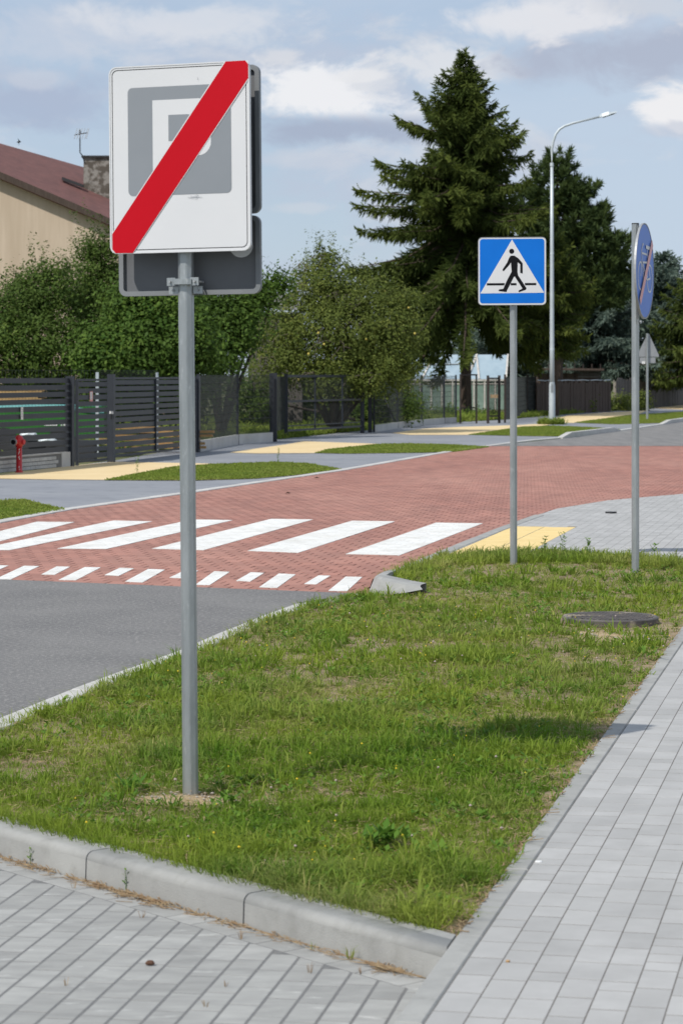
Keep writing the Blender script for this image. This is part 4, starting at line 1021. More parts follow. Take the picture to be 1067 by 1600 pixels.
# notice place: survey x=32 on the fence
def along(A, Bp, px_):                                        # where a sight line at px_ crosses the line A-B
    t = (px_ - CX) / FPX; d = (Bp[0] - A[0], Bp[1] - A[1]); k = (t * A[1] - A[0]) / (d[0] - t * d[1]); return k * math.hypot(*d)
nt_.data.transform(Matrix.Translation((along(A0, A1, 32.5) - (L - 1.25), 0, .03)))
for k in range(4): MB().box((along(A0, A1, 32.5), -.0335, 1.08 - k * .04), (.06, .002, .008)).build('print_line', M['sgrey'], nt_)
e, L = slat_panel('wicket_gate', 'narrow dark slat wicket gate with a pink-edged notice, left of the sliding gate', (A1[0] + .09, A1[1] + .25), (A2[0] - .04, A2[1] - .15), .10, 1.57, 12, .088, posts=((.03, .05, 1.58), (L if False else 1.85, .05, 1.58)), frame=True)
xn = along((A1[0] + .09, A1[1] + .25), A2, 141.5)
nt_ = MB().box((xn, -.022, 1.28), (.16, .004, .19)).build('notice', M['pink'], e); MB().box((xn - .015, -.0255, 1.29), (.11, .002, .14)).build('notice_paper', M['paper'], nt_)
for k in range(4): MB().box((xn - .015, -.0275, 1.33 - k * .03), (.08, .002, .007)).build('print_line', M['sgrey'], nt_)
MB().box((1.74, -.05, .96), (.05, .06, .05)).build('handle', M['paper'], e)
MB().box((1.74, -.05, .90), (.03, .03, .14)).build('lock', M['darkmetal'], e)
Lg, rzg = fence_dir(A2, A3)
e, L = slat_panel('sliding_gate', 'wide dark horizontal slat sliding gate behind the near sign post', (A2[0] + .02, A2[1] + .1), A3, .14, 1.60, 12, .088, posts=((0, .13, 1.70), (Lg, .13, 1.66)), vbars=(along(A2, A3, 240),), frame=True)
# wire fence behind the slat fences
def mesh_fence(name, label, pts, z0, z1, posts=True, pz=1.68, wall=0, pw=.06, wire='wire', vs=.05, cat='fence', postmat='anthracite'):
    e = thing(name, label, cat, (pts[0][0], pts[0][1], 0)); ox, oy = pts[0]
    for i, p in enumerate(pts):
        if posts: MB().box((p[0] - ox, p[1] - oy, pz / 2), (pw, pw, pz)).build('post', M[postmat], e)
    for a, b in zip(pts, pts[1:]):
        L_, rz_ = fence_dir(a, b); m = MB(); n_ = int(L_ / vs); dx, dy = (b[0] - a[0]) / L_, (b[1] - a[1]) / L_
        for k in range(n_ + 1):
            t = k * L_ / n_; m.box((a[0] - ox + dx * t, a[1] - oy + dy * t, (z0 + z1) / 2), (.005, .005, z1 - z0), rz_)
        for k in range(9):
            z = z0 + (z1 - z0) * k / 8; m.box(((a[0] + b[0]) / 2 - ox, (a[1] + b[1]) / 2 - oy, z), (L_, .012, .008), rz_)
        m.build('wire_panel', M[wire], e)
        if wall: MB().box(((a[0] + b[0]) / 2 - ox + dy * .0, (a[1] + b[1]) / 2 - oy, wall / 2 - .03), (L_ - .08, .07, wall + .06), rz_).build('base_board', M['concrete_far'], e)
    return e
mesh_fence('yard_wire_fence', 'thin wire fence with a pale steel post seen through the slats behind the gates', [(-8.8, 47.5), at_depth(152.5, 600, 49.5)[:1] + (49.5,), (-4.0, 52.5)], .1, 1.78, pz=1.74, postmat='galv_far', vs=.07)
W0 = (A3[0] + .03, A3[1] + .3); W1 = P(371, 694.5); W2 = P(427, 690)
mesh_fence('wire_fence', 'see-through dark wire fence on a low concrete base right of the sliding gate', [W0, W1, (W2[0] - .02, W2[1] - .2)], .26, 1.68, pz=1.70, wall=.24)
# open frame gate
G0, G1, G2, G3 = P(427, 690), P(447, 684.5), P(566, 676.5), P(578, 675.5)
e = thing('frame_gate', 'open dark metal frame gate with thin mesh infill between two heavy posts', 'gate', (*G0, 0))
def gloc(p, z): return (p[0] - G0[0], p[1] - G0[1], z)
for p, wdp, zt in ((G0, .19, 1.74), (G1, .10, 1.72), (G2, .12, 1.73), (G3, .12, 1.74)): MB().box(gloc(p, zt / 2), (wdp, wdp, zt)).build('post', M['anthracite'], e)
for z in (.20, .98, 1.66): MB().bar(gloc(G1, z), gloc(G2, z), .05, .055 if z < 1.6 else .07).build('rail', M['anthracite'], e)
MB().bar(gloc(G1, .32), gloc(G2, .32), .03, .03).build('rail', M['anthracite'], e)
for t in (.36, .72): 
    p = (G1[0] + (G2[0] - G1[0]) * t, G1[1] + (G2[1] - G1[1]) * t); MB().box(gloc(p, .93), (.05, .05, 1.46)).build('upright', M['anthracite'], e)
for p, q in ((G1, G2), (G0, G1)):
    m = MB(); L_, rz_ = fence_dir(p, q)
    for k in range(int(L_ / .06)): t = k * .06 / L_; m.box(gloc((p[0] + (q[0] - p[0]) * t, p[1] + (q[1] - p[1]) * t), .95), (.005, .005, 1.4), rz_)
    m.build('wire_infill', M['wire'], e)
# fence running on to the greenhouse
F = [P(584, 675), P(620.5, 669.5), P(658.5, 665), P(693.5, 662), P(712, 661)]
e = mesh_fence('garden_wire_fence', 'dark wire fence with a slanting brace between the frame gate and the big spruce', F, .22, 1.66, pz=1.70, wall=.2)
MB().bar((.1, .1, 1.45), (F[1][0] - F[0][0] - .1, F[1][1] - F[0][1] - .1, .25), .045, .045).build('brace', M['anthracite'], e)
F2 = [P(788.5, 660.5), P(822.8, 650), P(836, 648)]
mesh_fence('old_garden_fence', 'old dark wire fence between the rusty wicket and the shed', F2, .1, 1.62, pz=1.72, pw=.07, postmat='rust')
e = thing('rusty_gateway', 'rusty empty gateway in front of the big spruce trunk', 'frame', (*P(719, 662), 0))
q0 = P(719, 662); q1 = P(744, 661.5)
for p in (q0, q1): MB().box((p[0] - q0[0], p[1] - q0[1], .86), (.06, .06, 1.72)).build('post', M['rust'], e)
MB().bar((0, 0, 1.70), (q1[0] - q0[0], q1[1] - q0[1], 1.70), .06, .05).build('rail', M['rust'], e); MB().bar((0, 0, .55), (q1[0] - q0[0], q1[1] - q0[1], .55), .03, .03).build('rail', M['rust'], e)
e = thing('rusty_wicket', 'small rusty wicket gate with a brown mesh leaf right of the spruce', 'gate', (*P(762, 661.5), 0))
q0 = P(762, 661.5); q1 = P(779.5, 661)
for p in (q0, q1): MB().box((p[0] - q0[0], p[1] - q0[1], .83), (.09, .09, 1.7)).build('post', M['rust'], e)
for z in (1.58, .25): MB().bar((0, 0, z), (q1[0] - q0[0], q1[1] - q0[1], z), .05, .05).build('rail', M['rust'], e)
m = MB()
for k in range(12): t = (k + .5) / 12; m.box(((q1[0] - q0[0]) * t, (q1[1] - q0[1]) * t, .9), (.012, .012, 1.3))
m.build('mesh_leaf', M['rust'], e); MB().box(((q1[0] - q0[0]) * .5, 0 - .02, .95), (.26, .02, .12)).build('yellow_plate', M['straw'], e)
# dark boards screening the shed, and the long grey board fence on the right
def board_fence(name, label, A, Bp, z1, mt, bw=.16, hv=.08, rail=True, gapf=.92):
    L, rz = fence_dir(A, Bp); e = thing(name, label, 'fence', (*A, 0), rz); n_ = int(L / bw)
    ms = [MB().box((0, 0, z / 2), (bw * gapf, .03, z)).mesh('board', M[mt]) for z in (z1, z1 - hv, z1 - hv * .4, z1 + hv * .5)]
    for k in range(n_):
        o = bpy.data.objects.new('board', random.choice(ms)); o.location = ((k + .5) * bw, random.uniform(-.01, .01), 0); o.rotation_euler = (0, random.uniform(-.01, .01), 0); col.objects.link(o); o.parent = e
    if rail: MB().box((L / 2, .05, z1 * .75), (L, .04, .08)).build('rail', M[mt], e)
    return e
board_fence('dark_screen_fence', 'very dark boarded fence in front of the low brown shed', P(838, 648.5), P(955, 643), 1.42, 'shedwood', .22)
board_fence('grey_board_fence', 'long weathered grey board fence at the far right under the blue spruces', P(962, 641), P(1100, 630.5), 1.50, 'greywood', .42, .14)
board_fence('street_end_fence', 'dark board fence closing the view at the right edge', P(1101, 630.5), P(1400, 616), 1.6, 'greywood', .6, .1)
mb = MB(); a = P(838, 648); b = P(952, 643)
pts = [(a[0] + (b[0] - a[0]) * t / 10, a[1] - .2 + (b[1] - a[1]) * t / 10, 1.48 - .03 * (t % 2)) for t in range(11)]
mb.tube(pts, .022, 5).build('sagging_hose', M['galv_far'], label='pale sagging hose along the top of the dark boarded fence', cat='hose')

# ------------------------------------------------------------------ things in the yard behind the slat fence
D = 50.0
x0, z0 = at_depth(-60, 700, D); x1, z1 = at_depth(163, 646, D)
e = thing('green_trailer', 'long green trailer under a turquoise sheet glimpsed through the slat fence', 'trailer', (x0, D, 0))
Lt = x1 - x0
MB().box((Lt / 2, .9, .72), (Lt, 1.8, .62)).build('body', M['green'], e)
MB().tube([(0, 0, 1.0), (Lt * .5, 0, 1.02), (Lt * .66, 0, 1.04), (Lt, 0, .9)], .045, 6).build('sheet_edge', M['tarp'], e)
MB().box((Lt / 2, .9, 1.045), (Lt * .96, 1.7, .02)).build('sheet', M['tarp'], e)
for k in (0.3, 0.7): MB().tube([(Lt * k, -.02, .3), (Lt * k, .2, .3)], .3, 16).build('wheel', M['darkmetal'], e)
lt = MB(); zt = at_depth(0, 663, D)[1]
for px_, wd_ in ((74, .10), (79.5, .03), (82.5, .05), (85.5, .05), (89, .03), (97, .03), (102, .05), (105, .05), (120, .03), (123.5, .04), (127, .04)):
    xx = at_depth(px_, 663, D)[0] - x0; lt.box((xx, -.006, zt), (wd_, .01, .06))
lt.build('white_lettering', M['paper'], e, kind='stuff')
e = thing('timber_stack', 'stack of fresh yellow planks behind the slat fence at far left', 'timber', (*at_depth(-40, 620, 52)[:1], 52, 0))
pm = MB().box((0, 0, 0), (2.2, .2, .05)).mesh('plank', M['wood'])
for k in range(9):
    for j in range(2):
        o = bpy.data.objects.new('plank', pm); o.location = (.35 + random.uniform(-.08, .08), .25 * j, 1.02 + k * .055 - .03); col.objects.link(o); o.parent = e
for j in (-.4, 1.1): MB().box((j, .12, .5), (.1, .4, .96)).build('trestle', M['greywood'], e)
e = thing('low_plank_pile', 'low pile of pale planks behind the sliding gate', 'timber', (*at_depth(200, 680, 53)[:1], 53, 0))
for k in range(6):
    o = bpy.data.objects.new('plank', pm); o.location = (.6 + random.uniform(-.2, .2), 0, .10 + k * .085); col.objects.link(o); o.parent = e
for px_, py_, wd_, h_, lb in ((45, 680, .34, .12, 'pale blue sack lying behind the left slat fence'), (75, 689, .36, .10, 'flat white and blue sack lower behind the slat fence'), (168, 692, .3, .08, 'white sack behind the wicket gate')):
    X, Z = at_depth(px_, py_, 47.2 if px_ < 150 else 49)
    e_ = MB().tube([(-wd_ / 2, 0, 0), (-wd_ / 2 + .05, 0, 0), (0, 0, .02), (wd_ / 2 - .05, 0, 0), (wd_ / 2, 0, 0)], [.02, h_ / 2, h_ / 2 * 1.1, h_ / 2, .02], 8)
    o = e_.build('sack', M['galv_far'], label=lb, cat='sack'); o.location = (X, 47.2 if px_ < 150 else 49, Z)
MB().box((at_depth(55, 690, 47.6)[0], 47.6, .2), (2.4, .5, .4)).build('sack_bench', M['darkmetal'], label='dark low bench carrying sacks behind the left slat fence', cat='bench')

# ------------------------------------------------------------------ buildings
D = 84.0
hp = lambda x, y, d: (at_depth(x, y, d)[0], d, at_depth(x, y, d)[1])
e = thing('beige_house', 'beige rendered house with dark red roof at far left behind the bushes', 'house', (-11, D, 0))
def loc(p): return (p[0] + 11, p[1] - D, p[2])
g0, g1 = hp(-330, 140, D), hp(268, 389, D)
wall = [loc((g0[0], D, -.1)), loc((g1[0], D, -.1)), loc((g1[0], D, g1[2])), loc((g0[0], D, g0[2]))]
bk = [(a, b + 9, c3) for a, b, c3 in wall]
MB().add(wall + bk, [(0, 1, 2, 3), (1, 5, 6, 2), (7, 6, 5, 4), (0, 3, 7, 4)]).build('wall', M['render'], e)
# roof: a pitched slab, lower verge along the gable, the far side rising behind it
ra, rb = hp(-335, 128, D - .35), hp(290, 394, D - .35); rc, rd = hp(330, 318, D + 10), hp(-335, 196, D + 10)
m = MB(); t = .16
topq = [loc(ra), loc(rb), loc(rc), loc(rd)]
m.add([(a, b, c3) for a, b, c3 in topq] + [(a, b, c3 - t) for a, b, c3 in topq], [(0, 1, 2, 3), (7, 6, 5, 4), (0, 4, 5, 1), (1, 5, 6, 2), (2, 6, 7, 3), (3, 7, 4, 0)])
rf = m.build('roof', M['rooftile'], e)
MB().bar(tuple(Vector(topq[0]) + Vector((0, -.03, -.06))), tuple(Vector(topq[1]) + Vector((0, -.03, -.06))), .05, .22).build('verge_board', M['shedwood'], e)
cw = hp(131, 246, D + 3); cw2 = hp(176, 310, D + 3)
ch_ = MB().box(((cw[0] + cw2[0]) / 2 + 11, 3.4, (cw[2] + cw2[2]) / 2 - .4), (cw2[0] - cw[0], .8, cw[2] - cw2[2] + .8)).build('chimney', M['chim'], rf)
MB().box(((cw[0] + cw2[0]) / 2 + 11, 3.4, cw[2] + .03), (cw2[0] - cw[0] + .14, .95, .07)).build('chimney_cap', M['darkmetal'], ch_)
sk = hp(98, 279, D + 2.6); MB().bar(loc(sk), loc(hp(131, 291, D + 2.6)), .3, .1).build('roof_window', M['darkmetal'], rf)
an = thing('tv_antenna', 'thin rooftop television antenna beside the house chimney', 'antenna', hp(129, 247, D + 3))
mz = (hp(129, 203, D + 3)[2] - hp(129, 247, D + 3)[2])
MB().tube([(.1, 0, -.2), (0, 0, .1), (-.08, 0, .2), (-.08, 0, mz)], .022, 5).build('mast', M['darkmetal'], an)
MB().bar((-.28, 0, mz * .82), (.18, 0, mz * .9), .03, .03).build('boom', M['darkmetal'], an)
for k, x in enumerate((-.26, -.17, -.08, .02, .12, .17)): MB().bar((x, -.25, mz * .84 - .18), (x + .05, .25, mz * .84 + .24), .018, .018).build('element', M['lip'], an)
# corrugated roof behind the apple tree
e = thing('corrugated_shed', 'corrugated grey shed roof peeping out between the bushes right of the big sign', 'shed', (*at_depth(400, 480, 76)[:1], 76, 0))
X, Z = at_depth(405, 452, 76)
m = MB(); n_ = 26
for k in range(n_ + 1):
    x = -.3 + k * .07; zz = .04 * (k % 2); m.v += [(x, 0, Z - .55 + zz - x * .12), (x - .25, 2.2, Z + .05 + zz - x * .12)]
    if k: b = 2 * k; m.f.append((b - 2, b, b + 1, b - 1)); m.m.append(0)
m.build('roof', M['corr'], e); MB().box((.6, 1.2, (Z - .75) / 2), (1.7, 1.9, Z - .75)).build('wall', M['greywood'], e)
# greenhouse
D = 119.0
ax, az0 = at_depth(640, 592, D); bx_, bz = at_depth(790, 592, D); tx_, tz = at_depth(797, 554, D + 1.5)
e = thing('greenhouse', 'pale blue plastic roofed greenhouse with white posts behind the spruce trunk', 'greenhouse', (ax, D, 0))
Lg = bx_ - ax
rq = [(0, 0, az0), (Lg, 0, bz), (Lg + .2, 1.5, tz), (.1, 1.5, tz)]
MB().add(rq + [(a, b, c3 - .03) for a, b, c3 in rq], [(0, 1, 2, 3), (7, 6, 5, 4), (0, 4, 5, 1), (1, 5, 6, 2), (2, 6, 7, 3), (3, 7, 4, 0)]).build('roof', M['plastic'], e)
def onroof(u_, v_): a = Vector(rq[0]).lerp(Vector(rq[1]), u_); b = Vector(rq[3]).lerp(Vector(rq[2]), u_); return a.lerp(b, v_) + Vector((0, -.03, .02))
MB().add([(Lg + .2, 1.5, tz), (Lg, 0, bz), (Lg + .25, 3.0, bz)], [(0, 1, 2)]).build('gable', M['ghwhite'], e)
for u_, u2 in ((.13, .24), (.60, .68), (.72, .68), (1.0, 1.0), (0.0, 0.0)): MB().bar(onroof(u_, 0), onroof(u2, 1 if u_ != .72 else .9), .085, .04).build('roof_bar', M['ghwhite'], e)
MB().bar(onroof(0.02, .55), onroof(.5, .6), .10, .02).build('roof_batten', M['ghwhite'], e)
MB().bar(onroof(.28, 1), onroof(.30, 0), .02, .02).build('cable', M['darkmetal'], e)
MB().box((Lg / 2, -.04, az0 - .06), (Lg, .06, .09)).build('gutter', M['ghwhite'], e)
MB().box((Lg / 2, -.04, az0 - .24), (Lg, .03, .04)).build('wall_rail', M['ghwhite'], e)
for k in range(9):
    MB().box(((k + .5) * Lg / 9, 0, az0 / 2 - .15), (Lg / 9 - .1, .03, az0 - .3)).build('glass_pane', M['ghglass'], e)
for k in range(10): MB().box((k * Lg / 9, -.02, az0 / 2 - .05), (.07, .06, az0 - .1)).build('wall_post', M['ghwhite'], e)
# brown shed
D = 118.0
ax = at_depth(834, 600, D)[0]; bx_ = at_depth(940, 600, D)[0]; zt = at_depth(0, 577, D)[1]
e = thing('brown_shed', 'low dark brown shed with a flat roof behind the boarded fence', 'shed', (ax, D, 0))
MB().box(((bx_ - ax) * .5, 1.2, zt / 2 - .1), (bx_ - ax - .3, 2.2, zt - .2)).build('wall', M['shedwood'], e)
MB().box(((bx_ - ax) * .5, 1.0, zt), (bx_ - ax + .1, 2.9, .1), ry=.01).build('roof', M['shedwood'], e)
for k in range(8): MB().box((.3 + k * .42, -.0 + .08, 1.9), (.05, .05, .7)).build('post', M['rust'], e)
for k in range(3): MB().box((bx_ - ax - .62, .06, 1.62 + .13 * k), (1.1, .03, .10)).build('grey_cladding', M['greywood'], e)
mb = MB().box((at_depth(968, 610, 135)[0], 135, 1.1), (.7, .4, 1.9)).build('whitewashed_post', M['pebble'], label='pale flaking wall stub between the dark fence and the grey board fence', cat='wall')

# ------------------------------------------------------------------ trees
def conifer(name, label, base, H, prof, seed, mt, zlow=1.2, dz=.26, nb=7, droop=.25, lift=.35, blen=.42, bw=.05, gap=.11, trunk_r=.24, tmat='bark', dens=1.0, side=None, up=0, sag=.5):
    r = np.random.default_rng(seed); e = thing(name, label, 'tree', (*base, 0))
    MB().tube([(0, 0, -.2), (.03, 0, .5), (-.03, 0, H * .3), (.02, 0, H * .7), (0, 0, H * .99)], [trunk_r * 1.25, trunk_r, trunk_r * .8, trunk_r * .4, .02], 10).build('trunk', M[tmat], e)
    C_, D_, N_, LL, WW, TT = [], [], [], [], [], []; limbs = MB(); z = zlow
    while z < H - .1:
        f = (z - zlow) / (H - zlow); R = prof(z)
        for k in range(nb if f < .9 else 5):
            az_ = r.random() * 6.283; L = R * (.5 + .75 * r.random()); drape = mt == 'spruce'
            if side: L *= side(az_, z)
            if L < .12: continue
            n_ = max(3, int(L / gap)); t = (np.arange(n_) + .5) / n_
            st = math.radians(-14 - 10 * r.random()) * (1 - f) * (droop / .25) + math.radians(38) * f ** 2 + up
            rad = t * L; f1 = f; zz = z + rad * math.tan(st) - sag * .22 * L * t * (1 - f) + lift * L * .32 * t ** 2.6 * (1 - .3 * f)
            rad = rad * np.cos(st * .5); wob = np.cumsum(r.normal(0, .02, n_))
            ca, sa = np.cos(az_ + wob), np.sin(az_ + wob); ctr = np.stack([ca * rad, sa * rad, zz], 1)
            if L > .9: limbs.tube([(0, 0, z), tuple(ctr[n_ // 2]), tuple(ctr[-1])], [.045 * L / 3 + .012, .02 * L / 3 + .008, .005], 4, cap=False)
            m_ = max(2, int(6 * dens)); 
            for s in range(m_):
                sd_ = (-1 if s % 2 else 1); a2 = az_ + wob + sd_ * (.55 + .5 * r.random(n_)); ln_ = blen * (.35 + .9 * (1 - t) ** .6 * min(1, L / 2.2) + .2) * (.55 + .7 * r.random(n_))
                hang = r.normal(-.30 if drape else -.25, .35, n_) if s < m_ - (4 if drape else 2) else (r.normal(-2.2 if drape else -1.1, .8, n_) * (1 - f * .7) + .2 * f)
                hang = hang + .5 * t ** 3
                d = np.stack([np.cos(a2), np.sin(a2), hang], 1); d = unit(d); jt = r.normal(0, .04, (n_, 3))
                C_.append(ctr + d * (ln_ / 2)[:, None] + jt); D_.append(d); N_.append(r.normal(0, 1, (n_, 3))); LL.append(ln_); WW.append(bw * (.7 + .7 * r.random(n_)))
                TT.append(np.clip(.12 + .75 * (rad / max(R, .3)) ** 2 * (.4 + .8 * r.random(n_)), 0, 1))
            # leading shoot of the branch
            C_.append(ctr[-1:] + np.array([[ca[-1], sa[-1], .5]]) * .1); D_.append(np.array([[ca[-1], sa[-1], .55 + f]])); N_.append(r.normal(0, 1, (1, 3))); LL.append(np.array([.38])); WW.append(np.array([bw])); TT.append(np.array([.8]))
        z += dz * (.8 + .4 * r.random()) * (1 - .35 * f)
    k = 12; C_.append(np.stack([r.normal(0, .04, k), r.normal(0, .04, k), H - .1 + r.random(k) * .4 - .3], 1)); D_.append(np.stack([r.normal(0, .4, k), r.normal(0, .4, k), np.ones(k)], 1)); N_.append(r.normal(0, 1, (k, 3))); LL.append(np.full(k, .4)); WW.append(np.full(k, bw)); TT.append(np.full(k, .6))
    C_, D_, N_, LL, WW, TT = [np.concatenate(q) for q in (C_, D_, N_, LL, WW, TT)]
    v1, q1 = leaves(C_, D_, N_, LL, WW); v2, q2 = leaves(C_ + D_ * .02, D_ + r.normal(0, .2, D_.shape), np.cross(D_, N_), LL * .9, WW)
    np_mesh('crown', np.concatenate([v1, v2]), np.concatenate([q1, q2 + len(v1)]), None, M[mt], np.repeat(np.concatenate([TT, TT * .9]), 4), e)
    limbs.build('limbs', M[tmat], e, kind='stuff'); return len(C_) * 2

SB = P(727, 650.5); sD = SB[1]
def sprof(z):                                                 # half width of the big spruce at height z
    py = HY - (z - CAM_H) * FPX / sD
    t = [(70, 1), (110, 10), (150, 34), (200, 68), (250, 102), (300, 128), (350, 150), (400, 152), (440, 140), (480, 100), (530, 50), (570, 20)]
    return np.interp(py, [a for a, _ in t], [b for _, b in t]) * sD / FPX
def sside(a, z): return 1.0 + .22 * math.cos(a - math.pi) * (1 if z > 4 else .3) + (.16 if math.cos(a) > .3 and z > 5 else 0)
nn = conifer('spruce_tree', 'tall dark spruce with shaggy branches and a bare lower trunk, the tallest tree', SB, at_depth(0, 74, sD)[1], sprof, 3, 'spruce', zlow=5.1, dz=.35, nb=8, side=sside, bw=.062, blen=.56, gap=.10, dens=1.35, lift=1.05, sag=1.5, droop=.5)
print('spruce leaves', nn)

def pine(name, label, base, lobes, seed, mt, n_cl=1500, per=26, nl=.26, nw=.05, trunk=(0, 6), trunk_r=.2):
    """clumps of upright needles over lobes (x, z, y offset, rx, rz) about the base"""
    r = np.random.default_rng(seed); e = thing(name, label, 'tree', (*base, 0))
    MB().tube([(0, 0, -.2), (.05, 0, trunk[1] * .5), (-.05, 0, trunk[1])], [trunk_r * 1.2, trunk_r, trunk_r * .4], 9).build('trunk', M['bark'], e)
    lb = MB(); C_, D_ = [], []; wt = np.array([l[3] * l[4] for l in lobes]); wt = wt / wt.sum()
    for (x, z, y, rx, rz_), w_ in zip(lobes, wt):
        k = int(n_cl * w_); d = unit(r.normal(0, 1, (k, 3))); d[:, 1] *= .9; s = (r.random(k) ** .28)[:, None] * (.82 + .36 * r.random((k, 1)))
        p = d * s * np.array([rx, rx, rz_]) + np.array([x, y, z]); C_.append(p); D_.append(unit(d * .6 + np.array([0, 0, .75])))
        lb.tube([(0, 0, min(max(z - rz_ * .4, .6), trunk[1])), (x * .5, y * .5, z - rz_ * .2), (x, y, z)], [.09, .06, .02], 5, cap=False)
    C_ = np.concatenate(C_); D_ = np.concatenate(D_); n_ = len(C_)
    cc = np.repeat(C_, per, 0); dd = np.repeat(D_, per, 0); m_ = len(cc); d = unit(dd * 1.0 + r.normal(0, .65, (m_, 3))); L = nl * (.6 + .7 * r.random(m_))
    off = np.repeat(r.random(n_) * .25, per)[:, None] * 0
    c_ = cc + dd * (r.random(m_)[:, None] * .28) + d * (L / 2)[:, None]
    v, q = leaves(c_, d, r.normal(0, 1, (m_, 3)), L, nw * (.6 + .7 * r.random(m_)))
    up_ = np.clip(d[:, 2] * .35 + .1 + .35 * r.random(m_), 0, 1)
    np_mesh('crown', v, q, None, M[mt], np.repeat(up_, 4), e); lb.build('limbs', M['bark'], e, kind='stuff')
def pxl(base, D_, items):                                     # lobes given in survey pixels: (x, y, dy, rx, ry)
    return [((x - CX) * D_ / FPX - base[0], CAM_H + (HY - y) * D_ / FPX, dy, rx * D_ / FPX, ry * D_ / FPX) for x, y, dy, rx, ry in items]
pb = ((868 - CX) * 108 / FPX, 108.0)
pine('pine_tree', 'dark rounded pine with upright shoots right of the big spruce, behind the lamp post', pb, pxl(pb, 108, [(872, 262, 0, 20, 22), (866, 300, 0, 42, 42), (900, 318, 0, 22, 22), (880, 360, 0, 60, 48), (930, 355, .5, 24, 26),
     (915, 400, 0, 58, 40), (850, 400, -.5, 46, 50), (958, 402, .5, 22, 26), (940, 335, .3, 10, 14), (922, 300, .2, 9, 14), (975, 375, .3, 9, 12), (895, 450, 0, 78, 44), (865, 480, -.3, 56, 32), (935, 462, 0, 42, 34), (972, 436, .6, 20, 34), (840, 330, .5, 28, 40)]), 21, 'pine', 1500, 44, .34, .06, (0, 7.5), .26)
pb2 = ((865 - CX) * 101 / FPX, 101.0)
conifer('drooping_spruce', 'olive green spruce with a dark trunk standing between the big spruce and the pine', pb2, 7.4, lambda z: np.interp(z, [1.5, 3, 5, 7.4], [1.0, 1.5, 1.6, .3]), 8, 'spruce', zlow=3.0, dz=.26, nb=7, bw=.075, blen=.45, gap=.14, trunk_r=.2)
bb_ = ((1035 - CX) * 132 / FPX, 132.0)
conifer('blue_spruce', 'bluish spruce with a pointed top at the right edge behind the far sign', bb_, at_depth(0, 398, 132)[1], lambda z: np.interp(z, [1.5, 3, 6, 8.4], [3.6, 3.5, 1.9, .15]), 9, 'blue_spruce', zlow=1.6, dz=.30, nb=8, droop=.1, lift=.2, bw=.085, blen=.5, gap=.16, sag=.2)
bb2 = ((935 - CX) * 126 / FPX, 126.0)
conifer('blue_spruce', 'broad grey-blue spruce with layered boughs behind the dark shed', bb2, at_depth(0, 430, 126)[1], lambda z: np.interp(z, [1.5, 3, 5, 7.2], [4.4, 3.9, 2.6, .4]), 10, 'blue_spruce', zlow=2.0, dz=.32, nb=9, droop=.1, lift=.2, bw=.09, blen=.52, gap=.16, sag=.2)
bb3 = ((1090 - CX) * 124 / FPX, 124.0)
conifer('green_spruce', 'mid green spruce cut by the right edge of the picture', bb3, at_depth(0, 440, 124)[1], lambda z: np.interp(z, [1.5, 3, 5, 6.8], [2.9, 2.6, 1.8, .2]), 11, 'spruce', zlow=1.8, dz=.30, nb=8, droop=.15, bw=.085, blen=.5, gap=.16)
bb4 = ((790 - CX) * 128 / FPX, 128.0)
conifer('blue_spruce', 'grey-blue spruce seen low down behind the greenhouse', bb4, 5.6, lambda z: np.interp(z, [.5, 3, 5.6], [3.8, 3.0, .3]), 14, 'blue_spruce', zlow=.8, dz=.30, nb=8, droop=.1, bw=.09, blen=.5, gap=.17)

